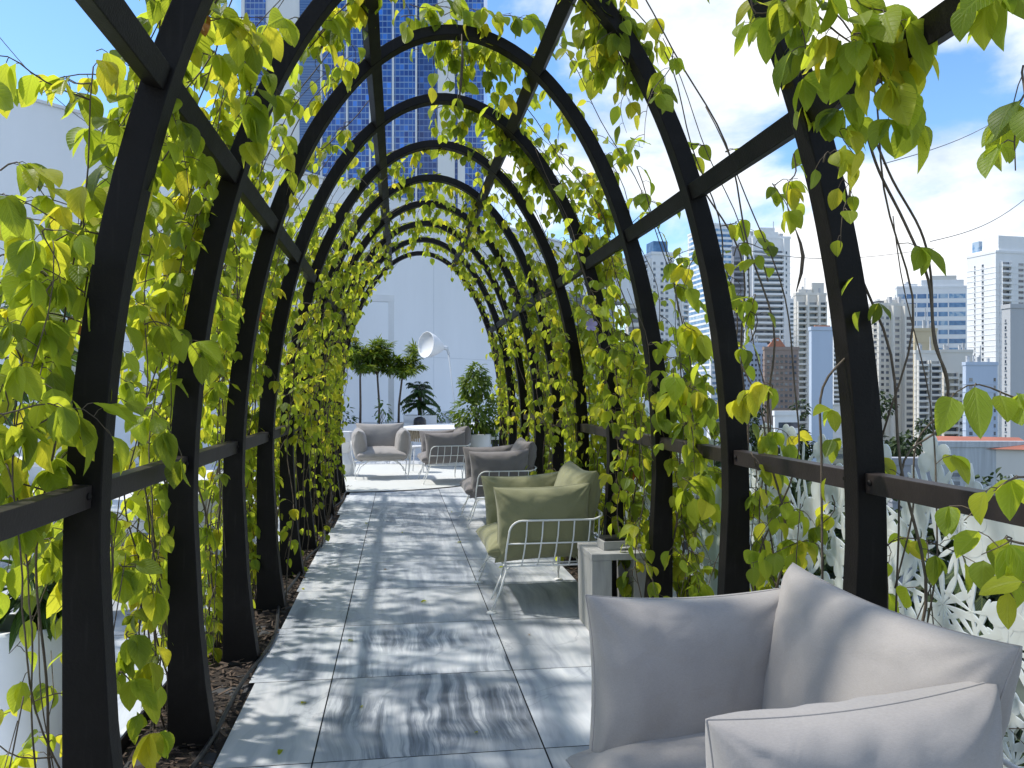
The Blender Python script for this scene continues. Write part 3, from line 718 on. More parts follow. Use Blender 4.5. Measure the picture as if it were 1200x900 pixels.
def armchair(label, fab, seed, hi=False, lift=0.0, tilt=-3):
    root = empty('armchair'); tag(root, label, 'armchair', 'cushioned wire armchairs on the terrace')
    nu, nv = (64, 52) if hi else (40, 32)
    T = Matrix.Translation
    def cush(name, w, h, d, M4, sd, **k):
        b, s = cushion(w, h, d, nu, nv, seed=seed+sd, **k); b, s = put(b, s, M4)
        o = b.build(name, M[fab], root, smooth=True)
        p = MB(); p.tube(s, .0026, 6); p.build('piping', M[fab], o, smooth=True)
        return o
    # seat: pillow lying flat, fat front roll
    cush('seat_cushion', .84, .77, .22, T((0,-.03,.435)) @ Matrix.Rotation(R(-86),4,'X'), 1, pinch=.03, puff=.36)
    cush('back_cushion', .86, .62, .27, T((0,.265,.655)) @ Matrix.Rotation(R(-15),4,'X'), 2, pinch=.085, puff=.40, wr=1.0)
    for k, s in enumerate((-1,1)):
        cush('arm_cushion', .68, .53, .26, T((s*.375,-.025,.60+(lift if s < 0 else 0))) @ Matrix.Rotation(R(s*5),4,'Y') @ Matrix.Rotation(R(90),4,'Z') @ Matrix.Rotation(R(tilt if s < 0 else -2),4,'Y'), 3+k, pinch=.075, puff=.36, wr=1.1)
    fr = MB(); r = .0055; X = .515; yf, yb = -.285, .38; zb, zt = .325, .635
    def arc(s):
        pts = [(s*(X-.03), yf-.02, zb)]
        pts += [(s*(X-.012), yf-.01, zb+.12), (s*X, yf+.005, zt-.09)]
        for a in np.linspace(0, 90, 7)[1:]: pts.append((s*X, yf+.005+.09*(1-math.cos(R(a))), zt-.09+.09*math.sin(R(a))))
        pts.append((s*X, yb-.08, zt))
        for a in np.linspace(0, 90, 6)[1:]: pts.append((s*(X-.08*(1-math.cos(R(a)))), yb-.08+.08*math.sin(R(a)), zt+.03*a/90))
        return pts
    L = arc(-1); Rr = arc(1)
    fr.tube(L + [(0, yb+.01, zt+.04)] + Rr[::-1], .007, 8)
    # mid rail and base ring
    zm = (zb+zt)/2
    def ring(z, ins, yb_, yf_):
        return [(-X+ins, yf_, z), (-X+ins, yb_-.07, z), (-X+ins+.02, yb_-.02, z), (-X+ins+.07, yb_, z), (X-ins-.07, yb_, z), (X-ins-.02, yb_-.02, z), (X-ins, yb_-.07, z), (X-ins, yf_, z)]
    fr.tube(ring(zm, .008, yb-.005, yf), r, 7)
    rb = ring(zb, .03, yb-.04, yf-.02); fr.tube(rb + [rb[0]], .007, 8)
    for s in (-1,1):
        for y in np.linspace(yf+.13, yb-.1, 5):
            fr.tube([(s*X,y,zt),(s*(X-.004),y-.006,zm+.05),(s*(X-.012),y-.02,zm-.06),(s*(X-.03),y-.035,zb)], r, 7)
    for x in np.linspace(-X+.14, X-.14, 6):
        fr.tube([(x,yb,zt+.035),(x,yb-.008,zm),(x,yb-.04,zb)], r, 7)
    for x in np.linspace(-X+.12, X-.12, 5): fr.tube([(x,yf-.02,zb),(x,yb-.04,zb)], r, 6)
    fr.build('wire_frame', M['white_metal'], root, smooth=True)
    for sx in (-1,1):
        for sy in (-1,1):
            l = MB(); fx, fy = sx*.44, (-.42 if sy < 0 else .22)+.03
            hip = (sx*(X-.04), (-.27 if sy < 0 else .25), zb-.006)
            l.tube([hip, (hip[0]-sx*.004, hip[1]+.02*sy, zb-.03), ((hip[0]+fx)/2, (hip[1]+fy)/2, .16), (fx, fy, .012)], .0078, 8)
            l.tube([(sx*.20, hip[1]-.0, zb-.006), (sx*.24, hip[1], zb-.02), (sx*.36, hip[1]*.6+fy*.4, .22), (fx-sx*.02, fy, .09)], .0065, 8)
            lg = l.build('leg', M['white_metal'], root, smooth=True)
            MB().lathe([(.001,0),(.034,0),(.036,.004),(.03,.011),(.012,.015),(.001,.016)], 20, (fx,fy,0), cap=False).build('foot', M['white_metal'], lg, smooth=True)
    return root
def place(o, x, y, rz): o.location = (x,y,0); o.rotation_euler = (0,0,rz)
a1 = armchair('large pale grey armchair close at the lower right, facing across the walkway', 'fab_grey', 3, True, .03, 1); place(a1, .94, 1.93, R(-85))
a2 = armchair('olive green armchair on white wire frame beside the grey side table', 'fab_olive', 21, True); place(a2, 1.01, 5.80, R(-90))
a3 = armchair('grey armchair directly behind the olive green one', 'fab_grey_dark', 33); place(a3, 1.13, 9.15, R(-90))
a4 = armchair('distant grey armchair seen from its side, standing beside the white tub planter', 'fab_grey_dark', 45); place(a4, .74, 13.35, R(-86))
a5 = armchair('distant grey armchair on the round rug, facing the viewer', 'fab_grey', 57); place(a5, -.32, 14.15, R(4))

# ------------------------------------------------------------------ side tables and boxes
def side_table(label, x, y, w, d, h, rz=0):
    root = empty('side_table', (x,y,0), rz); tag(root, label, 'side table', 'whitewashed side tables')
    MB().box(-w/2, w/2, -d/2, d/2, h-.04, h).build('table_top', M['whitewash'], root, bevel=.003)
    for s in (-1,1):
        x0, x1 = (-w/2+.004, -w/2+.13) if s < 0 else (w/2-.13, w/2-.004)
        MB().box(x0, x1, -d/2+.004, d/2-.004, 0, h-.041).build('leg', M['whitewash'], root, bevel=.003)
    return root
side_table('whitewashed grey side table between the olive armchair and the big grey one', 1.375, 4.98, .40, .40, .50)
side_table('long whitewashed side table behind the arch leg at lower left', -1.95, 5.7, .72, .42, .46, R(6))
def lid_box(label, x, y, z, rz):
    root = empty('condiment_box', (x,y,z), rz); tag(root, label, 'box', 'grey boxes with black lids')
    MB().box(-.085,.085,-.07,.07,0,.055).build('box', M['greybox'], root, bevel=.003)
    MB().box(-.075,.075,-.06,.06,.056,.075).build('lid', M['black'], root, bevel=.003)
    b = MB(); b.tube([(.02,-.085,.012),(.16,-.075,.012)], .009, 8); b.build('handle', M['greybox'], root, smooth=True)
lid_box('grey box with black lid on the side table beside the olive armchair', 1.36, 4.96, .501, R(4))
lid_box('grey box with black lid on the right end of the long left table', -1.76, 5.70, .461, R(10))
lid_box('grey box with black lid on the left end of the long left table', -2.15, 5.60, .461, R(-5))

# ------------------------------------------------------------------ rug
root = empty('round_rug', (-.55, 14.45, 0)); tag(root, 'round pale rug with mottled grey green pattern under the distant armchairs', 'rug')
m, nt, out = new_mat('rug_weave'); nd = N(nt); tc = nd('ShaderNodeTexCoord')
n1 = nd('ShaderNodeTexNoise', {'Vector': tc.outputs['Object'], 'Scale': 2.2, 'Detail': 5, 'Distortion': 1.0}); n2 = nd('ShaderNodeTexNoise', {'Vector': tc.outputs['Object'], 'Scale': 14, 'Detail': 3})
ad = nd('ShaderNodeMath', {0: n1.outputs[0], 1: n2.outputs[0]}, operation='ADD')
cc = ramp(nd, ad.outputs[0], [(.36, (.16,.20,.13)), (.46, (.33,.36,.28)), (.54, (.48,.49,.45)), (.7, (.55,.56,.54))])
nt.links.new(nd('ShaderNodeBsdfPrincipled', {'Base Color': cc, 'Roughness': .95}).outputs[0], out.inputs[0])
MB().lathe([(.01,.010),(2.30,.010)], 96, cap=False).build('rug_field', m, root)
MB().lathe([(2.301,.0),(2.301,.012),(2.34,.012),(2.345,.0)], 96, cap=False).build('rug_border', M['black'], root)

# ------------------------------------------------------------------ plants and planters
def pot(prof_, label_part=None): pass
def leafy(Lv, c, rad, n, size, wid=.4, droop=.5, shell=.45, tint=(.2,.8)):
    for _ in range(n):
        d = rvec(); r = shell + (1-shell)*random.random()**.6
        p = np.array(c) + d*np.array(rad)*r
        if mnoise.noise(tuple(p*(2.2/max(rad)))) < -.22: continue
        tip = d*np.array([1,1,.6]) + np.array([0,0,-droop*rnd(.4,1.4)]) + rvec()*.4
        Lv.add(p, tip, rvec()*.6+np.array([0,0,1.0]), size*rnd(.7,1.3), size*wid*rnd(.8,1.2), rnd(*tint))
# big tub planter
def tub(name, label, cat, x, y, r0, r1, h, group=None):
    root = empty(name, (x,y,0)); tag(root, label, cat, group)
    MB().lathe([(r0*.96,0),(r0,.01),(r1,h-.02),(r1,h),(r1-.03,h),(r1-.04,h-.06)], 40, cap=False).build('pot', M['white'], root, smooth=True)
    MB().lathe([(.001,h-.06),(r1-.038,h-.06)], 32, cap=False).build('potting_soil', M['soil'], root)
    return root
root = tub('potted_plant', 'bushy green plant in a white round tub at the tunnel end', 'potted plant', 1.30, 13.45, .19, .255, .80)
Lv = Leaves(); leafy(Lv, (0,0,1.12), (.42,.40,.36), 950, .11, .40); leafy(Lv, (-.02,0,1.62), (.26,.26,.26), 620, .11, .40); leafy(Lv, (.0,0,1.86), (.15,.15,.14), 180, .10, .4); leafy(Lv, (.34,.1,1.05), (.3,.25,.45), 600, .10, .34, tint=(.0,.4))
Lv.build('foliage', M['leaf_mid'], root, False)
b = MB()
for k in range(6): b.tube([(rnd(-.05,.05),rnd(-.05,.05),.74),(rnd(-.1,.1),rnd(-.1,.1),1.2),(rnd(-.2,.2),rnd(-.2,.2),1.7)], [.014,.01,.004], 6)
b.build('stem', M['trunk'], root, smooth=True)
# tall tapered pot at lower left
root = tub('potted_plant', 'tall tapered white pot with narrow dark leaves at the lower left corner', 'potted plant', -1.37, 3.22, .115, .175, .64)
Lv = Leaves()
for _ in range(170):
    d = rvec(); d[2] = abs(d[2])*.7; p = np.array([0,0,.70])+d*np.array([.14,.14,.26])*rnd(.2,1)
    Lv.add(p, d+np.array([0,0,-.35]), rvec()*.4+np.array([0,0,1]), rnd(.12,.20), rnd(.028,.045), rnd(.1,.7), .7)
Lv.build('foliage', M['leaf_dark'], root, True)
b = MB()
for k in range(8): b.tube([(rnd(-.04,.04),rnd(-.04,.04),.58),(rnd(-.12,.12),rnd(-.12,.12),.9)], [.006,.003], 5)
b.build('stem', M['stem'], root, smooth=True)
# hourglass vase with dark shrub at left
root = empty('tall_vase', (-2.78,7.1,0)); tag(root, 'tall white waisted vase behind the left arch leg', 'vase')
MB().lathe([(.20,0),(.22,.03),(.19,.5),(.145,1.0),(.125,1.30),(.15,1.6),(.20,1.9),(.215,2.02),(.19,2.02),(.15,1.9)], 40, cap=False).build('vase_body', M['white'], root, smooth=True)
Lv = Leaves(); leafy(Lv, (-.05,0,2.25), (.42,.4,.30), 150, .17, .36, tint=(.1,.6)); Lv.build('foliage', M['leaf_dark'], root, True)
def shrub(label, x, y, c, rad, n, size, mat='leaf_dark', wid=.36, base=.5, hi=True):
    root = empty('leafy_shrub', (x,y,0)); tag(root, label, 'shrub')
    Lv = Leaves(); leafy(Lv, c, rad, n, size, wid); Lv.build('foliage', M[mat], root, hi)
    b = MB()
    for k in range(6): b.tube([(rnd(-.05,.05),rnd(-.05,.05),0),(rnd(-.1,.1),rnd(-.1,.1),c[2]*.6),(c[0]+rnd(-.5,.5)*rad[0],c[1]+rnd(-.5,.5)*rad[1],c[2]+rnd(-.3,.6)*rad[2])], [.014,.01,.005], 6)
    b.build('stem', M['trunk'], root, smooth=True)
    return root
shrub('dark glossy shrub behind the vine leaves at the left edge', -2.75, 5.6, (0,0,1.75), (.62,.5,.55), 330, .19)
shrub('low dark bush standing left behind the white waisted vase', -4.3, 8.8, (0,0,1.2), (.5,.4,.45), 240, .12)
# row of planters with feathery trees at the far end
def planter_box(root, w, d, h):
    b = MB(); t = .9
    vs = []
    for z, k in ((0,t),(h,1.0)):
        vs += [(-w/2*k,-d/2*k,z),(w/2*k,-d/2*k,z),(w/2*k,d/2*k,z),(-w/2*k,d/2*k,z)]
    vs += [(-w/2+.05,-d/2+.05,h),(w/2-.05,-d/2+.05,h),(w/2-.05,d/2-.05,h),(-w/2+.05,d/2-.05,h)]
    vs += [(-w/2+.06,-d/2+.06,h-.08),(w/2-.06,-d/2+.06,h-.08),(w/2-.06,d/2-.06,h-.08),(-w/2+.06,d/2-.06,h-.08)]
    fs = [(3,2,1,0),(0,1,5,4),(1,2,6,5),(2,3,7,6),(3,0,4,7)] + [(4,5,9,8),(5,6,10,9),(6,7,11,10),(7,4,8,11)] + [(8,9,13,12),(9,10,14,13),(10,11,15,14),(11,8,12,15)]
    b.add(vs, fs).build('pot', M['white'], root)
    MB().box(-w/2+.062,w/2-.062,-d/2+.062,d/2-.062,h-.12,h-.085).build('potting_soil', M['soil'], root)
def fronds(Lv, S, c, n, L, elev=(-.1,.9), leafl=.14, wid=.26, tint=(.2,.9)):
    for k in range(n):
        a = k*2.399+rnd(-.3,.3); e = rnd(*elev); path = []
        d = np.array([math.cos(a)*math.cos(e), math.sin(a)*math.cos(e), math.sin(e)]); l = L*rnd(.75,1.15)
        for t in np.linspace(0,1,8): path.append(np.array(c)+d*l*t+np.array([0,0,-.55*l*t*t]))
        S.tube(path, [.007*(1-.7*i/7) for i in range(8)], 4)
        for i in range(1,8):
            tg = path[i]-path[i-1]; tg /= np.linalg.norm(tg); sd = np.cross(tg,[0,0,1.0]); sd /= np.linalg.norm(sd)+1e-6
            for s in (-1,1):
                for f in (0,.5):
                    p = path[i-1]*(1-f)+path[i]*f
                    Lv.add(p, sd*s*.8+tg*.6+np.array([0,0,-.25]), np.array([0,0,1.0])+rvec()*.2, leafl*rnd(.8,1.2)*(1-.4*i/8), leafl*wid, rnd(*tint), .4)
def feather_tree(label, px, Z, ztop, crown_c, nfr, L, seedt):
    p = at(px, 460, Z); root = empty('potted_tree', (p[0],p[1],0)); tag(root, label, 'potted tree', 'feathery trees in white planters')
    planter_box(root, .85, .7, .78)
    b = MB(); tx, tz = crown_c
    b.tube([(0,0,.66),(.01,0,1.2),(tx*.5,.02,1.8),(tx*.8,0,tz)], [.03,.026,.022,.018], 8); b.build('trunk', M['trunk'], root, smooth=True)
    Lv, S = Leaves(), MB()
    for k in range(15):
        a = k*2.4+rnd(-.3,.3); e = rnd(.15,1.45); L1 = L*rnd(.45,1.0)*(1.15 if e > 1 else 1)
        q0 = np.array([tx*.8,0,tz-rnd(0,.25)]); dd = np.array([math.cos(a)*math.cos(e), math.sin(a)*math.cos(e), math.sin(e)])
        pth = [q0+dd*L1*t+np.array([0,0,-.18*L1*t*t]) for t in (0,.35,.7,1)]; S.tube(pth, [.012,.009,.006,.003], 5)
        for t in np.linspace(.25,1.05,nfr):
            c0 = q0+dd*L1*t+np.array([0,0,-.18*L1*t*t])
            for _ in range(5):
                v = rvec(); v[2] *= .35; v = v+dd*.35
                Lv.add(c0, v+np.array([0,0,rnd(-.25,.35)]), np.array([0,0,1.0])+rvec()*.35, rnd(.15,.27), rnd(.035,.06), rnd(.4,1.0)*.93, .5)
    Lv.build('crown', M['leaf_mid'], root, False); S.build('limb', M['trunk'], root, smooth=True)
    return root
feather_tree('tallest feathery tree, leftmost of the three in white planters at the back', 422, 18.6, 2.8, (.0,2.26), 17, .86, 1)
feather_tree('middle feathery tree of the three in white planters at the back', 444, 18.9, 2.7, (-.06,2.16), 17, .82, 2)
feather_tree('rightmost feathery tree of the three in white planters, nearest the big white lamp', 467, 19.1, 2.5, (.16,2.0), 17, .84, 3)
# palm-like bush in a white planter
p = at(492,460,19.4); root = empty('potted_palm', (p[0],p[1],0)); tag(root, 'small dark palm in a white planter right of the feathery trees', 'potted palm')
planter_box(root, .8, .7, .95)
Lv, S = Leaves(), MB(); fronds(Lv, S, (0,0,1.5), 26, .60, (-.5,1.4), .17, .24, (.0,.4)); fronds(Lv, S, (0,0,1.2), 16, .48, (-.4,.9), .17, .24, (.0,.4)); S.tube([(0,0,.85),(0,0,1.45)], .05, 8)
Lv.build('crown', M['leaf_dark'], root, False); S.build('trunk', M['trunk'], root, smooth=True)
p = at(507,460,19.9); shrub('low dark bush beside the white planter of the small palm', p[0], p[1], (.15,0,.75), (.38,.3,.42), 240, .13, hi=False)
p = at(408,460,19.2); shrub('low dark bush at the foot of the leftmost feathery tree', p[0]-.1, p[1]-.6, (0,0,.8), (.36,.3,.42), 220, .13, hi=False)
p = at(446,460,17.9); shrub('slim seedling bush in front of the middle feathery tree', p[0], p[1], (.05,0,1.05), (.14,.14,.28), 60, .14, hi=False)
# black lantern on the palm's planter
p = at(492,460,18.7); root = empty('lantern', (p[0],p[1],0)); tag(root, 'small black lantern on a white stand before the small palm', 'lantern')
MB().box(-.16,.16,-.16,.16,0,.66).build('stand', M['white'], root, bevel=.01)
MB().lathe([(.001,.661),(.13,.661),(.15,.70),(.15,.84),(.12,.90),(.04,.93),(.001,.93)], 20, cap=False).build('lantern_body', M['black'], root, smooth=True)
# white faceted stool at left, beside the facing armchair
p = at(406,460,14.3); root = empty('faceted_stool', (p[0]-.05,p[1],0)); tag(root, 'white faceted stool left of the armchair facing the viewer', 'stool')
MB().lathe([(.17,0),(.23,.22),(.11,.42)], 7).build('lower_block', M['white'], root)
MB().lathe([(.11,.421),(.22,.62),(.17,.80),(.001,.80)], 7, cap=False).build('upper_block', M['white'], root)

# ------------------------------------------------------------------ tables and chairs at the back
p = at(520,460,16.4); root = empty('round_table', (p[0]+.15,p[1],0)); tag(root, 'large round white table with woven rope skirt behind the distant armchairs', 'table')
MB().lathe([(.001,.80),(.98,.80),(1.0,.79),(1.0,.755),(.98,.745),(.001,.745)], 64, cap=False).build('table_top', M['white'], root, smooth=False)
b = MB()
for k in range(90):
    a = k*2*math.pi/90; b.tube([(.93*math.cos(a),.93*math.sin(a),.744),(.91*math.cos(a),.91*math.sin(a),.62+.02*math.sin(k*3.3)),(.89*math.cos(a+.01),.89*math.sin(a+.01),.52)], .014, 5)
b.build('rope_skirt', M['rope'], root, smooth=True)
MB().lathe([(.35,0),(.36,.03),(.12,.08),(.09,.4),(.16,.74)], 32).build('pedestal', M['white'], root, smooth=True)
p = at(490,460,14.9); root = empty('stool', (p[0],p[1],0)); tag(root, 'slim white stool with thin legs between the two distant armchairs', 'stool')
MB().lathe([(.001,.50),(.16,.50),(.165,.49),(.165,.465),(.001,.46)], 32, cap=False).build('seat', M['white'], root)
for k in range(4):
    a = k*math.pi/2+.5; MB().tube([(.13*math.cos(a),.13*math.sin(a),.459),(.20*math.cos(a),.20*math.sin(a),0)], .012, 7).build('leg', M['white'], root, smooth=True)
p = at(536,460,19.6); root = empty('dining_table', (p[0],p[1],0)); tag(root, 'rectangular white table before the back wall, right of the small palm', 'table')
MB().box(-.75,.75,-.4,.4,.70,.74).build('table_top', M['white'], root, bevel=.004)
for sx in (-1,1):
    for sy in (-1,1): MB().box(sx*.68-.025,sx*.68+.025,sy*.34-.025,sy*.34+.025,0,.699).build('leg', M['white'], root)
def tub_chair(label, px, Z, rz):
    p = at(px,460,Z); root = empty('tub_chair', (p[0],p[1],0), rz); tag(root, label, 'chair', 'pale tub chairs at the white table')
    MB().box(-.25,.25,-.25,.22,.40,.46).build('seat', M['white'], root, bevel=.015)
    b = MB(); vs = []; n = 22
    for z, rr in ((.30,.24),(.46,.27),(.78,.25),(1.02,.33)):
        for off in (0,.03):
            for i in range(n+1):
                a = R(-25+230*i/n); vs.append(((rr+off)*math.cos(a), (rr+off)*math.sin(a), z - (.0 if z < .9 else .12*(1-math.sin(max(0,a)))) ))
    row = n+1; fs = []
    for l in range(3):
        for i in range(n):
            A = (2*l)*row; B = (2*l+2)*row; fs.append((A+i,A+i+1,B+i+1,B+i)); A += row; B += row; fs.append((A+i+1,A+i,B+i,B+i+1))
    T = 6*row
    for i in range(n): fs.append((T+i,T+i+1,T+row+i+1,T+row+i))
    b.add(vs, fs).build('backrest', M['joint'], root, smooth=True)
    for sx in (-1,1):
        for sy in (-1,1): MB().tube([(sx*.2,sy*.19,.40),(sx*.23,sy*.22,0)], .014, 7).build('leg', M['white'], root, smooth=True)
tub_chair('pale tub chair behind the rectangular white table, left one of the pair', 528, 20.3, R(8))
tub_chair('pale tub chair behind the rectangular white table, right one of the pair', 541, 20.5, R(-30))
# tiered side table by the tub planter
p = at(580,460,13.6); root = empty('tiered_stand', (p[0],p[1],0)); tag(root, 'small white and black tiered stand right of the round tub planter', 'stand')
MB().box(-.15,.15,-.15,.15,.70,.745).build('shelf', M['white'], root, bevel=.004); MB().box(-.15,.15,-.15,.15,.46,.505).build('shelf', M['white'], root, bevel=.004)
MB().box(-.17,.17,-.17,.17,0,.03).build('base', M['white'], root, bevel=.004)
MB().box(-.05,.05,-.05,.05,.506,.699).build('post', M['black'], root); MB().box(-.05,.05,-.05,.05,.031,.459).build('post', M['black'], root)
# oversized lamp
Zl = 18.6; c = at(505,405,Zl); root = empty('giant_lamp', (c[0]+.75,c[1]+1.0,0)); tag(root, 'oversized white desk style lamp with round shade before the white wall', 'lamp')
d = np.array([-.90,-.62,.10]); d /= np.linalg.norm(d)
sh = MB().lathe([(.035,-.34),(.09,-.33),(.13,-.27),(.20,-.16),(.27,-.02),(.305,.12),(.31,.15),(.295,.15),(.285,.10),(.001,.10)], 40, cap=False)
q = Vector(d).to_track_quat('Z','Y').to_matrix()
base = np.array(root.location)
sh.v = [tuple(np.array(q @ Vector(v)) + c - base) for v in sh.v]; so = sh.build('lamp_shade', M['white'], root, smooth=True)
j = c - d*.36
b = MB(); b.tube([j-base, j-d*.12-base], .05, 12); b.tube([j-d*.1-base, j-d*.1+np.array([.06,.02,-.16])-base], .022, 8); b.tube([j-d*.05+np.array([.05,0,.05])-base, j-d*.1+np.array([.08,.03,-.13])-base], .010, 6); b.tube([j-d*.1+np.array([.06,.02,-.16])-base, j+np.array([.16,.0,-.22])-base], .010, 6); b.build('joint', M['joint'], root, smooth=True)
b = MB(); e1 = j-d*.1+np.array([.05,.03,-.1])-base; b.tube([e1, np.array([.02,.02,.06])], .013, 8); b.build('arm', M['joint'], root, smooth=True)
MB().lathe([(.001,0),(.32,0),(.32,.04),(.06,.07),(.001,.07)], 32, cap=False).build('base', M['white'], root, smooth=True)
# white portal frame
p1 = at(458.5,460,20.6); p0 = at(330,460,19.9); root = empty('portal_frame', (p1[0],p1[1],0)); tag(root, 'slender white portal frame standing before the white wall', 'frame')
ht = 1.5+114/930*20.6
MB().box(-.075,.075,-.075,.075,0,ht-.18).build('post', M['white'], root, bevel=.004)
dv = p0-p1; Lb = math.hypot(dv[0],dv[1]); b = MB().box(-Lb,.075,-.075,.075,ht-.179,ht).build('beam', M['white'], root, bevel=.004); b.rotation_euler = (0,0,math.atan2(-dv[1],-dv[0]))
MB().box(-.075+dv[0],.075+dv[0],-.075+dv[1],.075+dv[1],0,ht-.18).build('post', M['white'], root, bevel=.004)

# ------------------------------------------------------------------ left side furniture
root = empty('planter_bench', (-2.35,8.0,0)); tag(root, 'long white bench block beyond the left arch legs', 'bench')
MB().box(-.55,.55,-1.6,1.6,0,.52).build('base', M['white'], root, bevel=.02); MB().box(-.58,.58,-1.63,1.63,.521,.60).build('seat', M['white'], root, bevel=.02)
root = empty('outdoor_sofa', (-4.6,9.5,0), R(20)); tag(root, 'low grey white sofa on the sunny terrace at the far left', 'sofa')
MB().box(-1.1,1.1,-.4,.4,.05,.42).build('seat', M['joint'], root, bevel=.04); MB().box(-1.1,1.1,.42,.66,.05,1.0).build('backrest', M['joint'], root, bevel=.04)
for s in (-1,1): MB().box(s*1.22-.11,s*1.22+.11,-.4,.66,.05,.68).build('armrest', M['joint'], root, bevel=.04)
root = empty('dining_table', (-3.6,7.6,0), R(12)); tag(root, 'white rectangular table in front of the grey white sofa', 'table')
MB().box(-.7,.7,-.4,.4,.86,.90).build('table_top', M['white'], root, bevel=.005)
for sx in (-1,1): MB().box(sx*.6-.04,sx*.6+.04,-.3,.3,0,.859).build('leg', M['white'], root, bevel=.004)
root = empty('white_planter', (-3.9,5.9,0)); tag(root, 'low square white planter on the terrace at the left edge', 'planter'); planter_box(root, .9, .9, .7)
Lv = Leaves(); leafy(Lv, (0,0,.95), (.4,.4,.3), 160, .15); Lv.build('foliage', M['leaf_dark'], root, False)
root = empty('garden_lamp', (-1.56,3.75,0)); tag(root, 'small garden lamp with dark teal cone shade behind the tall white pot', 'lamp')
MB().tube([(0,0,0),(0,0,.60)], .014, 8).build('post', M['white'], root, smooth=True); MB().lathe([(.07,.55),(.072,.555),(.03,.66),(.012,.67),(.012,.70),(.001,.70)], 24, cap=False).build('lamp_shade', M['teal'], root, smooth=True)

# ------------------------------------------------------------------ white laser-cut screens
SX = 2.12
def blob_poly(kind, L, W):
    pts = []; n = 14
    if kind == 'long':
        for i in range(n+1):
            t = i/n; w = W/2*math.sin(math.pi*min(1,t*.92+.05))**.8*(.35+.65*t); pts.append((t*L, w))
        return pts + [(x,-y) for x,y in pts[::-1]]
    for i in range(22):
        a = 2*math.pi*i/22; pts.append((L*.5+L*.5*math.cos(a), W*.5*math.sin(a)*(1+.25*math.cos(a))))
    return pts
def screen_panel(y0, y1, label, seed, top=1.24):
    root = empty('screen_panel', (SX,(y0+y1)/2,0)); tag(root, label, 'screen', 'white floral cut-out screens')
    rs = random.Random(seed); b = MB(); w = y1-y0; cnt = 0
    def petal(cy, cz, ang, kind, L, W):
        nonlocal cnt
        cnt += 1; x0 = -.003 + .003*((cnt*.61803)%1); th = .005
        ca, sa = math.cos(ang), math.sin(ang)
        pl = [(cy+px*ca-py*sa, cz+px*sa+py*ca) for px,py in blob_poly(kind, L, W)]
        pl = [(min(max(y,-w/2),w/2), max(z,.0)) for y,z in pl]
        n = len(pl); vs = [(x0,y,z) for y,z in pl] + [(x0+th,y,z) for y,z in pl]
        b.add(vs, [tuple(range(n)), tuple(range(2*n-1,n-1,-1))] + [(i,i+n,(i+1)%n+n,(i+1)%n) for i in range(n)])
    def flower(cy, cz, s, kind):
        if kind == 'long':
            n = rs.randint(9,13); a0 = rs.uniform(0,6.28)
            for k in range(n):
                if rs.random() < .1: continue
                petal(cy, cz, a0+2*math.pi*k/n+rs.uniform(-.1,.1), 'long', s*rs.uniform(.75,1.1), s*rs.uniform(.16,.25))
        else:
            n = rs.choice((4,5,5,6)); a0 = rs.uniform(0,6.28)
            for k in range(n): petal(cy, cz, a0+2*math.pi*k/n, 'round', s*.62, s*rs.uniform(.46,.60))
    k = 0
    for iy in range(int(w/.165)+1):
        for iz in range(8):
            cy = -w/2 + .165*(iy+.5*(iz%2)) + rs.uniform(-.05,.05); cz = .05+.165*iz + rs.uniform(-.05,.05)
            if cz > top-.12: continue
            r_ = rs.random()
            flower(cy, cz, rs.uniform(.14,.21), 'long' if r_ < .66 else 'round')
    for iy in range(int(w/.30)+1):
        cy = -w/2+.30*iy+rs.uniform(-.06,.06); flower(cy, top-.10+rs.uniform(-.08,.10), rs.uniform(.13,.17), 'round')
        petal(cy+.05, top-.35, math.pi/2+rs.uniform(-.3,.3), 'long', rs.uniform(.3,.42), .07)
    # thin frame rods that hold the cut-outs together
    b.build('cut_out_sheet', M['screen'], root)
    for z in (.03,):
        MB().box(.012,.03,-w/2,w/2,z-.02,z+.02).build('bottom_rail', M['screen_back'], root)
    for s in (-1,1): MB().box(.012,.03,s*(w/2-.02)-.015,s*(w/2-.02)+.015,0,top-.25).build('upright', M['screen_back'], root)
screen_panel(.75, 2.05, 'white floral cut-out screen at the lower right corner behind the big armchair', 5, 1.24)
screen_panel(2.07, 3.45, 'white floral cut-out screen right of the first arch leg beside the rail', 6, 1.24)
screen_panel(3.47, 4.68, 'white floral cut-out screen between the first and second right arch legs', 7, 1.24)
screen_panel(5.15, 7.4, 'white floral cut-out screen beyond the frosted glass panel', 8, 1.2)
root = empty('frosted_screen', (SX-.1,4.92,0)); tag(root, 'narrow frosted glass panel between two white floral screens', 'glass panel')
MB().box(-.006,.006,-.21,.21,.05,1.02).build('pane', M['frost'], root, bevel=.002)
for s in (-1,1): MB().box(-.02,.02,s*.19-.02,s*.19+.02,0,.049).build('clamp', M['wire'], root)
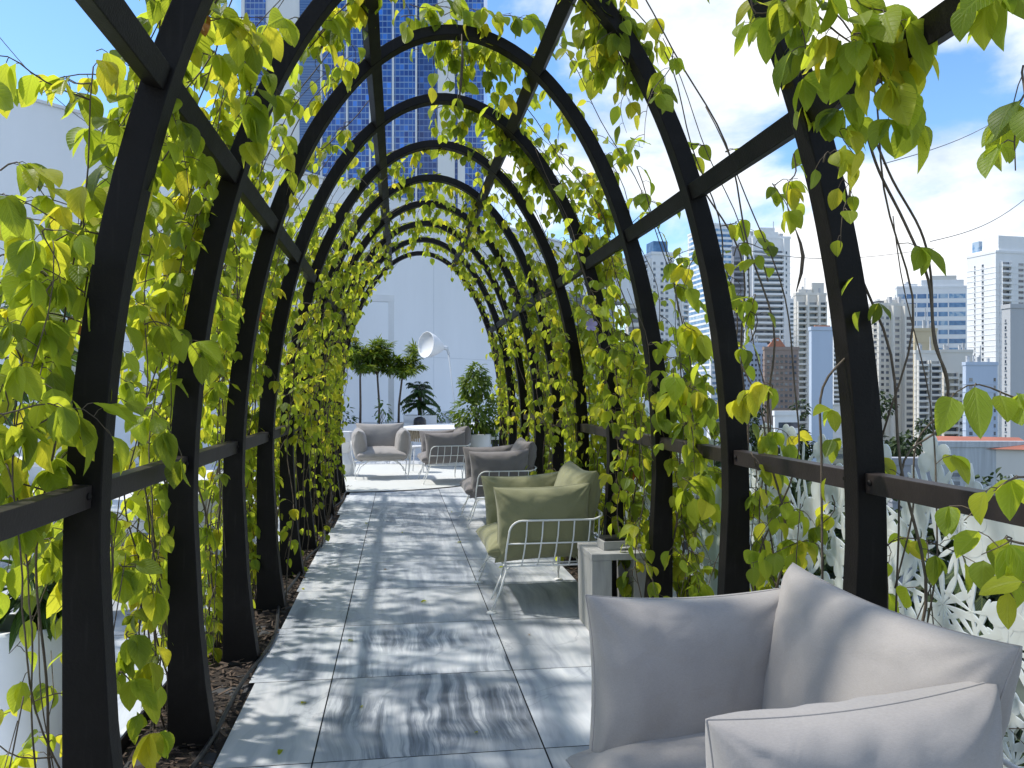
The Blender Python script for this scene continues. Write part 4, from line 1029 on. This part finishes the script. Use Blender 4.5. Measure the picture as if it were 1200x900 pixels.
# white low walls and second pergola further along
def lowwall(label, x0,x1,y0,y1,h):
    o = MB().box(x0,x1,y0,y1,0,h).build('low_wall', M['wall_white'], bevel=.01); return tag(o, label, 'wall')
lowwall('low white parapet wall beyond the right vines', 3.5, 4.9, 12.2, 12.45, 1.42)
lowwall('white parapet block right of the tunnel below the towers', 2.75, 3.45, 11.0, 11.2, 1.18)
root = empty('cactus_cluster', (3.72,11.7,0)); tag(root, 'pale columnar cactus standing before the low white parapet', 'cactus')
for (dx,h,r) in ((0,1.30,.045),(.14,1.12,.04),(-.13,1.05,.04),(.26,1.2,.04)): MB().tube([(dx,0,0),(dx,0,h*.5),(dx,0,h-.05),(dx,0,h)], [r,r*1.1,r,.008], 9).build('stem', M['cactus'], root, smooth=True)
MB().lathe([(.22,0),(.30,.45),(.27,.45),(.26,.38),(.001,.38)], 28, cap=False).build('pot', M['white'], root, smooth=True)
for k,(px,lab) in enumerate(((729,'small black garden arch beyond the right vines, left of two'),(744,'small black garden arch beyond the right vines, right of two'))):
    p = at(px,460,17+1.2*k); root = empty('garden_arch', (p[0],p[1],0), R(-20)); tag(root, lab, 'garden arch', 'small black garden arches')
    b = MB(); pts = [(-.42,0,0),(-.42,0,1.7)] + [(-.42*math.cos(a),0,1.7+1.05*math.sin(a)) for a in np.linspace(.15,math.pi-.15,14)] + [(.42,0,1.7),(.42,0,0)]
    b.tube(pts, .045, 6); b.build('hoop', M['steel'], root)
    MB().box(-.40,.40,-.02,.02,1.66,1.72).build('crossbar', M['steel'], root)

# ------------------------------------------------------------------ white building behind (wall at 45 degrees)
WD = np.array([.713,.70]); WD /= np.linalg.norm(WD)
root = empty('white_building', (0,24,0), math.atan2(WD[1],WD[0])); tag(root, 'huge plain white building wall closing the terrace behind the tunnel', 'building')
WT = 7.28
MB().box(-22, 6.15, 0, 6, 0, WT).build('wall', M['wall_white'], root)
MB().box(6.151, 14.46, 0, 6, 5.42, WT).build('overhang', M['wall_white'], root)
MB().box(6.151, 14.3, .9, 1.0, 0, .5).build('sill_wall', M['wall_white'], root)
for k in range(7):
    x0 = 6.25+1.15*k; f = MB()
    f.box(x0,x0+.07,.88,.98,.501,5.419); f.box(x0+1.08,x0+1.148,.88,.98,.501,5.419); f.box(x0+.071,x0+1.079,.88,.98,.501,.57); f.box(x0+.071,x0+1.079,.88,.98,2.9,2.97); f.box(x0+.071,x0+1.079,.88,.98,5.34,5.419)
    w = f.build('window', M['joint'], root)
    MB().box(x0+.072,x0+1.078,.92,.93,.571,2.899).build('pane', M['clear'], w); MB().box(x0+.072,x0+1.078,.92,.93,2.971,5.339).build('pane', M['clear'], w)
    b = MB(); vs = []; n = 28
    for z in (.55,5.40):
        for i in range(n+1): vs.append((x0+.05+1.05*i/n, 1.25+.05*math.sin(i*1.9+k), z))
    b.add(vs, [(i,i+1,n+2+i,n+1+i) for i in range(n)]).build('curtain', M['curtain'], w, smooth=True)
MB().box(8.0,14.3,.95,5.9,-25,-.002).build('lower_wall', M['wall_white'], root)
MB().box(6.2,14.3,5.5,5.6,0,5.4).build('room_wall', M['joint'], root)
for x in (-17,-11.5,-6,-.1+1.6): MB().box(x-.008,x+.008,-.004,.02,.0,WT-.05).build('wall_joint', M['joint'], root)
MB().box(-21.9,6.1,-.004,.02,2.60,2.615).build('wall_joint', M['joint'], root)
MB().box(-22,14.46,-.05,.2,WT+.001,WT+.06).build('coping', M['white'], root)

# ------------------------------------------------------------------ city
GZ = -25
m_ground = simple('city_ground', (.045,.055,.04), .95, .6, .05)
b = MB(); b.add([(-3000,-3000,GZ),(3000,-3000,GZ),(3000,3000,GZ),(-3000,3000,GZ)], [(0,1,2,3)])
tag(b.build('ground', m_ground), kind='structure')
def bw(name, col, var=.06): return simple(name, col, .8, var, .12, stretch=(1,1,.25))
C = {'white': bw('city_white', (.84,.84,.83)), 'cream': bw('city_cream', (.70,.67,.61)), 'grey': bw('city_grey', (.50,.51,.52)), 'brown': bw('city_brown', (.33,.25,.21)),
     'blue': bw('city_pale_blue', (.52,.60,.72)), 'yellow': bw('city_yellow', (.60,.50,.33)), 'dark_grey': bw('city_grey_dark', (.30,.31,.34)), 'roof': bw('city_terracotta', (.42,.17,.10), .15),  # city_grey_dark is an even dark grey wall colour
     'redroof': bw('city_red_roof', (.33,.12,.08), .2), 'glass': simple('city_glass', (.035,.05,.075), .15, .5, .35), 'blueglass': simple('city_blue_glass', (.09,.20,.37), .12, .45, .3),
     'corr': simple('corrugated_panel', (.45,.48,.50), .6, .2, 2, stretch=(1,1,.05))}
def city_glass(name, stops):
    m, nt, out = new_mat(name); nd = N(nt); oi = nd('ShaderNodeObjectInfo'); tc = nd('ShaderNodeTexCoord')
    mp = nd('ShaderNodeMapping', {'Vector': tc.outputs['Object'], 'Scale': (.45,.45,.45)}); wn = nd('ShaderNodeTexNoise', {'Vector': mp.outputs[0], 'Scale': 1.0, 'Detail': 2})
    ad = nd('ShaderNodeMath', {0: oi.outputs['Random'], 1: .55}, operation='MULTIPLY'); a2 = nd('ShaderNodeMath', {0: ad.outputs[0], 1: wn.outputs[0]}, operation='ADD')
    c = ramp(nd, a2.outputs[0], stops); b = nd('ShaderNodeBsdfPrincipled', {'Base Color': c, 'Roughness': .12, 'Specular IOR Level': .6})
    nt.links.new(b.outputs[0], out.inputs[0]); return m
C['glass'] = city_glass('city_glass', [(.35,(.015,.02,.03)),(.6,(.05,.065,.09)),(.85,(.12,.14,.17)),(1.0,(.26,.27,.28))])
C['blueglass'] = city_glass('city_blue_glass', [(.35,(.04,.11,.24)),(.65,(.09,.20,.38)),(.9,(.18,.32,.50)),(1.0,(.40,.50,.60))])
def ray_len(corner, e, px):
    d = FW[:2] + RT[:2]*((px-600)/F)
    A = np.array([[d[0], -e[0]],[d[1], -e[1]]]); t = np.linalg.solve(A, corner); return t[1]
def tower(name, label, x0, xs, x1, ytop, Z, rot, wall, rows=(), roofs=(), base=GZ, depth=18, cat='building', group=None, fin=()):
    """corner nearest the viewer at column xs; front runs right to x1, side runs back to x0"""
    c = at(xs,460,Z)[:2]; e1 = np.array([math.cos(rot), math.sin(rot)]); e2 = np.array([-math.sin(rot), math.cos(rot)])
    w = ray_len(c, e1, x1); d = ray_len(c, e2, x0) if xs-x0 > .5 else depth
    if d <= 0 or d > 80: d = depth
    zt = H+(460-ytop)/F*Z
    root = empty(name, (c[0],c[1],base), rot); tag(root, label, cat, group)
    h = zt-base
    MB().box(0,w,0,d,0,h).build('wall', C[wall], root)
    fh0 = (rows[0][4] if rows else 7)/F*Z; fl = MB(); t0 = rows[0][5] if rows else 1
    for k in range(int(min(h-t0, 60)/fh0)):
        z = h-t0-fh0*(k+1); fl.box(-.10,w+.10,-.10,d+.05,z-.14,z+.04)
    if fl.v and wall not in ('corr',) and name != 'blank_slab' and name != 'blank_block': fl.build('floor_edges', C[wall], root)
    rs = random.Random(len(label)*7+int(x1))
    for _ in range(5 if Z > 200 else 0):
        qx, qy = rs.uniform(.08,.80)*w, rs.uniform(.1,.8)*d; sx, hh = rs.uniform(.03,.09)*w, rs.uniform(1.0,2.6)
        MB().box(qx,qx+sx,qy,qy+sx,h+.001,h+.9+hh).build('roof_unit', C['grey'], root)
    if Z > 200:
        qx = rs.uniform(.2,.8)*w; MB().box(qx,qx+.22,d*.5,d*.5+.22,h+.001,h+rs.uniform(4,8)).build('antenna', C['grey'], root)
    pp = MB(); pp.box(-.15,w+.15,-.15,d+.15,h+.002,h+.9); pp.build('parapet', C[wall], root)
    for (face, u0, u1, kind, pxf, top, bot, mat, extra) in rows:
        fh = pxf/F*Z; Lf = w if face == 'F' else d
        nfl = int((h-top-bot)/fh); meshes = None
        for k in range(min(nfl,100)):
            z = h-top-fh*(k+1)
            if meshes is None:
                g = MB(); s = MB(); a, c2 = u0*Lf, u1*Lf
                if kind in ('band','balcony'):
                    g.box(a, c2, -.05, .0-.002, fh*.36, fh*.86)
                    if kind == 'balcony':
                        s.box(a-.05, c2+.05, -1.3, -.052, fh*.0, fh*.10); s.box(a-.05, c2+.05, -1.3, -1.18, fh*.101, fh*.36)
                        nd_ = max(1, int((c2-a)/7))
                        for q_ in range(nd_+1):
                            xx = a+(c2-a)*q_/nd_; s.box(xx-.12, xx+.12, -1.17, -.053, fh*.101, fh*.98)
                else:
                    n = extra
                    pw = (c2-a)/n*.56; g.box(0, pw, -.05, -.002, fh*.32, fh*.78); s.box(-.15, pw+.15, -.22, -.003, fh*.24, fh*.31)
                    if face == 'L': g.v = [(y,-x,z_) for x,y,z_ in g.v]; s.v = [(y,-x,z_) for x,y,z_ in s.v]
                    g0 = g.build('window', C[mat], root); s0 = s.build('sill', C[wall], g0)
                    for kk in range(nfl):
                        for q_ in range(n):
                            xa = a+(c2-a)*(q_+.22)/n
                            if kk == 0 and q_ == 0: gg = g0
                            else:
                                gg = g0.copy(); COL.objects.link(gg); gg.parent = root
                                s1 = s0.copy(); COL.objects.link(s1); s1.parent = gg
                            gg.location = (xa,0,h-top-fh*(kk+1)) if face == 'F' else (0,d-xa,h-top-fh*(kk+1))
                    break
                def side(mb):
                    if face == 'L': mb.v = [(y, d-x, z_) for x,y,z_ in mb.v]
                    return mb
                go = side(g).build('window_band', C[mat], root)
                so = side(s).build('balcony' if kind == 'balcony' else 'window_sill', C[wall], root) if s.v else None
                meshes = (go, so); go.location = (0,0,z)
                if so: so.location = (0,0,z)
            else:
                for m_ in meshes:
                    if m_:
                        q2 = m_.copy(); COL.objects.link(q2); q2.parent = root; q2.location = (0,0,z)
    for (u0,u1,v0,v1,hh,mt) in roofs:
        MB().box(u0*w,u1*w,v0*d,v1*d,h+.902,h+.902+hh/F*Z).build('roof_block', C[mt], root)
    for u in fin:
        MB().box(u*w-.3,u*w+.3,-1.45,-.003,0,h).build('fin', C[wall], root)
    return root, w, d, h
W_ = 'white'
tower('apartment_tower','narrow bluish tower top peeping over the white building edge', 699,699,717,283,300,R(0),'blue',[('F',.1,.9,'band',7,1,60,'blueglass',0)],[(.2,.7,.2,.8,4,'blue')])
tower('apartment_block','pale low apartment block between the third and fourth right arch legs', 733,736,752,350,190,R(-8),'cream',[('F',.05,.95,'band',11,2,4,'glass',0)])
tower('apartment_tower','white tower with a dark blue glass penthouse right of the white building', 754,764,790,298,260,R(4),W_,[('F',.34,.78,'punched',6.9,2,26,'glass',2),('F',.02,.2,'punched',6.9,2,26,'glass',1),('L',.1,.9,'balcony',7.5,1,10,'glass',0)],[(.1,.75,.1,.9,13,'blueglass')])
tower('apartment_tower','white tower with narrow windows directly left of the second right arch leg', 790,792,806,318,250,R(4),W_,[('F',.05,.35,'punched',6.5,2,10,'glass',1),('F',.5,.95,'balcony',6.5,2,10,'blueglass',0)])
tower('glass_tower','slim blue glass tower with white floor bands behind the second right arch leg', 806,833,860,264,330,R(2),W_,[('F',.06,.94,'band',6.2,1,10,'blueglass',0),('L',.06,.94,'band',6.2,1,10,'blueglass',0)],[(.05,.5,.2,.8,3,W_)],depth=25)
tower('apartment_tower','dark grey balcony tower squeezed behind the tall white balcony tower', 857,858,874,291,300,R(0),'dark_grey',[('F',.03,.97,'balcony',6.6,3,10,'glass',0)],[(.05,.9,.2,.8,8,W_),(.05,.45,.25,.7,12,W_)])
tower('apartment_tower','tall white tower with rows of long balconies and plain white end strips', 872,873,926,279,280,R(-2),W_,[('F',.16,.83,'balcony',6.7,4,10,'glass',0),('F',.02,.12,'punched',6.7,4,10,'glass',1),('F',.86,.95,'punched',6.7,4,60,'glass',1)],[(.34,.66,.2,.8,10,W_),(.56,.74,.1,.6,5,W_)],fin=(.15,.84))
tower('apartment_block','pale blue white block under the tall balcony tower', 864,865,898,405,230,R(0),'blue',[('F',.05,.95,'punched',6,2,20,'glass',7)])
r_, w, d, h = tower('apartment_block','brown block with a terracotta pyramid roof', 894,896,936,410,220,R(-2),'brown',[('F',.04,.96,'punched',6.6,1,19,'glass',7)])
b = MB(); b.add([(w*.12,d*.1,h+.95),(w*.62,d*.1,h+.95),(w*.62,d*.9,h+.95),(w*.12,d*.9,h+.95),(w*.30,d*.4,h+3.4),(w*.44,d*.4,h+3.4),(w*.44,d*.6,h+3.4),(w*.30,d*.6,h+3.4)], [(0,3,2,1),(4,5,6,7),(0,1,5,4),(1,2,6,5),(2,3,7,6),(3,0,4,7)]); b.build('roof', C['roof'], r_)
tower('apartment_tower','grey white tower with gridded balconies left of the first right arch leg', 930,933,968,346,260,R(-3),'cream',[('F',.03,.30,'balcony',6.8,2,8,'glass',0),('F',.38,.68,'balcony',6.8,2,8,'glass',0),('F',.75,.97,'balcony',6.8,2,8,'glass',0)],[(.55,.95,.2,.8,12,'cream'),(.1,.6,.2,.8,4,'cream')],fin=(.34,.72))
tower('blank_block','plain pale blue windowless tower beside the first right arch leg', 948,951,976,387,190,R(-3),'blue',[('F',.75,.95,'punched',9,2,40,'glass',1)],[(.2,.9,.2,.8,1.5,'roof')])
tower('apartment_tower','beige tower with small square windows right of the first arch leg', 1008,1030,1072,358,250,R(8),'cream',[('F',.03,.3,'punched',7.1,3,23,'glass',2),('F',.36,.62,'punched',7.1,3,23,'glass',1),('F',.68,.97,'band',7.1,3,8,'glass',0),('L',.1,.95,'punched',7.1,3,23,'glass',3)],[(.3,.8,.2,.8,5,'cream'),(.1,.25,.2,.6,3,'glass')],fin=(.33,.65))
tower('glass_hotel','wide blue glass hotel block with white frame lines behind the beige tower', 1049,1051,1134,338,340,R(-14),W_,[('F',.02,.12,'band',10.5,2,8,'blueglass',0),('F',.14,.27,'band',10.5,2,8,'blueglass',0),('F',.29,.42,'band',10.5,2,8,'blueglass',0),('F',.44,.57,'band',10.5,2,8,'blueglass',0),('F',.59,.72,'band',10.5,2,8,'blueglass',0),('F',.74,.97,'band',10.5,2,8,'blueglass',0)],[(.35,.95,.1,.7,7,W_),(.5,.85,.2,.6,12,'cream'),(.1,.3,.2,.6,3,W_)],depth=30)
r_, w, d, h = tower('apartment_block','cream yellow block with four square openings on top and balconies below', 1070,1072,1098,388,235,R(-6),'yellow',[('F',.08,.92,'punched',11,.5,60,'glass',2)])
tower('apartment_block','white block with stacked balconies below the cream yellow openings', 1071,1073,1102,414,228,R(-6),'cream',[('F',.05,.45,'balcony',7,2,6,'glass',0),('F',.55,.95,'balcony',7,2,6,'glass',0)])
tower('apartment_block','cream stepped block with shadowed balconies in front of the glass hotel', 1100,1102,1140,413,240,R(-6),'cream',[('F',.05,.5,'balcony',8,6,6,'glass',0),('F',.55,.95,'punched',8,6,6,'glass',2)])
tower('apartment_block','pale blue low block with a few windows left of the grey slab', 1128,1132,1169,428,215,R(-8),'blue',[('F',.06,.25,'punched',9,3,4,'glass',1),('F',.85,.97,'punched',9,3,4,'glass',1)])
r_, w, d, h = tower('apartment_tower','tall white tower with a bright sunlit flank at the right edge of the skyline', 1133,1167,1215,296,290,R(6),W_,[('L',.50,.62,'punched',6.6,3,30,'glass',1),('L',.25,.32,'punched',6.6,3,30,'glass',1),('F',.1,.32,'balcony',6.8,3,8,'glass',0),('F',.5,.95,'punched',6.6,3,30,'glass',2)],[(.1,.75,.05,.6,18,W_),(.05,.5,.55,.95,3,W_)],depth=24)
MB().box(w*.1,w*.45,d*.72,d*.95,h+2.0,h+6).build('turret', C['blueglass'], r_)
tower('blank_slab','plain grey slab building at the right edge in front of the white tower', 1174,1184,1225,361,170,R(2),'grey',[('L',.3,.6,'punched',8,2,8,'glass',1)],depth=14)
tower('modern_house','low white house with dark window strips among the trees', 906,908,937,487,150,R(-4),W_,[('F',.15,.96,'band',13,1,10,'glass',0)],base=GZ)
tower('low_shed','long low building with red tiled roof and pale corrugated wall', 1096,1100,1215,524,120,R(-10),'corr',[('F',.1,.25,'punched',10,1,2,'glass',1)],base=GZ)
b = MB(); c1, c2 = at(1086,512,118), at(1230,514,112); 
rr = empty('tiled_roof_house', (c1[0],c1[1],GZ), math.atan2(c2[1]-c1[1],c2[0]-c1[0])); tag(rr, 'red tiled hip roof house low at the right behind the screens', 'house')
L = math.hypot(c2[0]-c1[0], c2[1]-c1[1])
MB().box(.3,L-.3,6,14,0,18.0).build('wall', C['cream'], rr)
b.add([(0,5.4,18.0),(L,5.4,18.0),(L,14.6,18.0),(0,14.6,18.0),(2,10,19.6),(L-2,10,19.6)], [(0,1,5,4),(1,2,5),(2,3,4,5),(3,0,4),(0,3,2,1)]); b.build('roof', C['redroof'], rr)
tower('low_block','pale blue low gabled building below the red roofs', 1040,1046,1100,545,100,R(-14),'dark_grey',[('F',.1,.9,'punched',12,2,4,'glass',4)])
tower('apartment_tower','distant pale tower seen between the tall balcony tower and the gridded grey tower', 922,923,936,352,420,R(0),W_,[('F',.05,.95,'band',5,1,20,'glass',0)])
tower('apartment_tower','distant white tower just right of the plain pale blue tower', 972,974,1000,372,380,R(3),W_,[('F',.05,.45,'balcony',5.4,2,20,'glass',0),('F',.55,.95,'band',5.4,2,20,'glass',0)],[(.2,.6,.2,.8,6,W_)])
tower('apartment_tower','distant white slab between the glass hotel and the bright flanked tower', 1112,1114,1136,372,420,R(4),W_,[('F',.05,.95,'band',5,1,20,'glass',0)])
tower('apartment_tower','far pale tower between the slim glass tower and the dark grey tower', 850,851,866,300,460,R(0),W_,[('F',.05,.95,'band',4.6,1,20,'blueglass',0)],[(.2,.7,.2,.8,4,W_)])
# blue glass skyscraper upper left
ZB = 260.0; g_ = at(283,460,ZB); s_ = ZB/F; HB = 210.0
root = empty('glass_skyscraper', (g_[0],g_[1],GZ), -TH); tag(root, 'huge blue glass skyscraper with white vertical ribs above the tunnel', 'skyscraper')
mg = curtain_wall_mat('blue_curtain_wall', (.008,.05,.25), (.032,.14,.46), (.24,.36,.55), 1.4, 2.0, .11)
md = curtain_wall_mat('dark_curtain_wall', (.010,.045,.18), (.025,.09,.30), (.14,.22,.40), 1.4, 2.0, .11)
mr = curtain_wall_mat('ribbed_curtain_wall', (.04,.11,.27), (.05,.14,.33), (.10,.20,.38), 50, .85, .25)
def seg(a, c2, mat, y=0.0, name='curtain_wall'): return MB().box((a-283)*s_, (c2-283)*s_-.02, y, 38, 0, HB).build(name, mat, root)
seg(283,287,C['white'],-.4,'column'); seg(287,311,mg); seg(311,351,C['white'],.3,'column'); seg(351,377,mr); seg(377,488,mg); seg(488,513,md,.6); seg(513,533,C['white'],-.3,'column'); seg(533,536.5,md,.4); seg(536.5,545,C['white'],-.2,'column'); seg(545,567,mg)
for x in (377,407,434,461,488): MB().box((x-283)*s_-.28,(x-283)*s_+.28,-.9,-.003,0,HB).build('rib', C['white'], root)
# trees between the buildings
def city_tree(label, px, ytop, Z, wpx, n=1500, ls=.75):
    p = at(px,460,Z); root = empty('tree', (p[0],p[1],GZ)); tag(root, label, 'tree', 'dark trees between the buildings')
    zt = H+(460-ytop)/F*Z-GZ; w = wpx/F*Z/2; Lv = Leaves(); lobes = [(rnd(-.55,.55)*w, rnd(-.5,.5)*w, zt*rnd(.45,.80), w*rnd(.4,.62)) for _ in range(9)] + [(0,0,zt-w*.55,w*.55)]
    for (lx,ly,lz,lr) in lobes:
        leafy(Lv, (lx,ly,lz), (lr,lr,lr*.9), n//10, ls, .7, .5, .55, (.0,.9))
    Lv.build('crown', M['leaf_city'], root, False)
    b = MB(); b.tube([(0,0,0),(.1,0,zt*.3),(0,.1,zt*.6)], [.5,.4,.2], 8)
    for (lx,ly,lz,lr) in lobes[:6]: b.tube([(0,0,zt*.35),(lx*.5,ly*.5,zt*.5),(lx,ly,lz)], [.22,.15,.06], 6)
    b.build('trunk', M['trunk'], root, smooth=True)
for a in (('broad dark tree right beside the first arch leg, below the beige tower', 1032, 456, 130, 62, 2600), ('dark tree left of the first right arch leg behind the white house', 938, 468, 165, 40), ('dark tree behind the second right arch leg below the brown block', 886, 466, 170, 46),
          ('dark rounded tree low behind the floral screen beside the white house', 905, 505, 110, 50, 1800), ('dark tree under the cream balcony blocks', 1085, 488, 150, 40), ('dark tree between the first arch leg and the shed roofs', 1062, 505, 110, 60, 1800),
          ('dark tree low behind the floral screen at the second arch leg', 850, 512, 95, 70, 1800), ('dark tree behind the screens at the right edge', 1170, 548, 80, 110, 1800), ('dark tree behind the floral screen between the arch legs', 950, 545, 75, 110, 1800),
          ('big dark tree below the terrace edge behind the leftmost floral screen', 800, 548, 21, 290, 5000, .36), ('big dark tree below the terrace edge behind the screen between two arch legs', 925, 552, 18, 300, 5000, .36), ('big dark tree below the terrace edge behind the screen beside the rail', 1060, 556, 16, 330, 5000, .36), ('big dark tree below the terrace edge in the lower right corner', 1190, 566, 14, 380, 5000, .36)):
    city_tree(*a)

# ------------------------------------------------------------------ sky, sun, camera
sun_dir = Vector((-.50,.20,.845)).normalized()
el = math.asin(sun_dir.z); az = math.atan2(sun_dir.x, sun_dir.y)
w = bpy.data.worlds.new('World'); scene.world = w; w.use_nodes = True; nt = w.node_tree; nt.nodes.clear(); nd = N(nt)
out = nd('ShaderNodeOutputWorld')
sky = nd('ShaderNodeTexSky'); sky.sky_type = 'NISHITA'; sky.sun_disc = False; sky.sun_elevation = el; sky.sun_rotation = az % (2*math.pi); sky.air_density = 1.0; sky.dust_density = .3; sky.ozone_density = 3.0
hs = nd('ShaderNodeHueSaturation', {'Saturation': 1.15, 'Value': 1.0, 'Color': sky.outputs[0]})
bg = nd('ShaderNodeBackground', {'Color': hs.outputs[0], 'Strength': .11})
tc = nd('ShaderNodeTexCoord')
mp = nd('ShaderNodeMapping', {'Vector': tc.outputs['Generated'], 'Location': (5.06,1.2,.44), 'Scale': (1.0,1.0,1.9)})
n1 = nd('ShaderNodeTexNoise', {'Vector': mp.outputs[0], 'Scale': 2.3, 'Detail': 10, 'Roughness': .55, 'Distortion': .2})
n2 = nd('ShaderNodeTexNoise', {'Vector': mp.outputs[0], 'Scale': 4.5, 'Detail': 8, 'Roughness': .6})
msk = nd('ShaderNodeMapRange', {'Value': n1.outputs[0], 'From Min': .455, 'From Max': .575}, interpolation_type='SMOOTHSTEP')
cl = ramp(nd, n2.outputs[0], [(.32, (.52,.62,.77)), (.5, (.86,.90,.95)), (.62, (.98,.99,1.0))])
bgc = nd('ShaderNodeBackground', {'Color': cl, 'Strength': .58})
ms = nd('ShaderNodeMixShader', {0: msk.outputs[0], 1: bg.outputs[0], 2: bgc.outputs[0]})
nt.links.new(ms.outputs[0], out.inputs[0])
sl = bpy.data.lights.new('sun', 'SUN'); sl.energy = 2.0; sl.angle = R(2.2); sl.color = (1,.96,.88)
so = bpy.data.objects.new('sun', sl); COL.objects.link(so); so.rotation_euler = sun_dir.to_track_quat('Z','Y').to_euler(); so.location = (-10,5,30)
cam = bpy.data.cameras.new('camera'); co = bpy.data.objects.new('camera', cam); COL.objects.link(co)
co.location = (0,0,H); co.rotation_euler = (R(90),0,-TH); cam.sensor_width = 36; cam.lens = F/1200*36; cam.shift_y = 10/1200; cam.clip_start = .05; cam.clip_end = 8000
scene.camera = co
vs = scene.view_settings; vs.view_transform = 'Standard'; vs.look = 'None'; vs.gamma = 1; vs.exposure = 1.2
scene.cycles.max_bounces = 8; scene.cycles.transparent_max_bounces = 12
scene.cycles.use_denoising = True
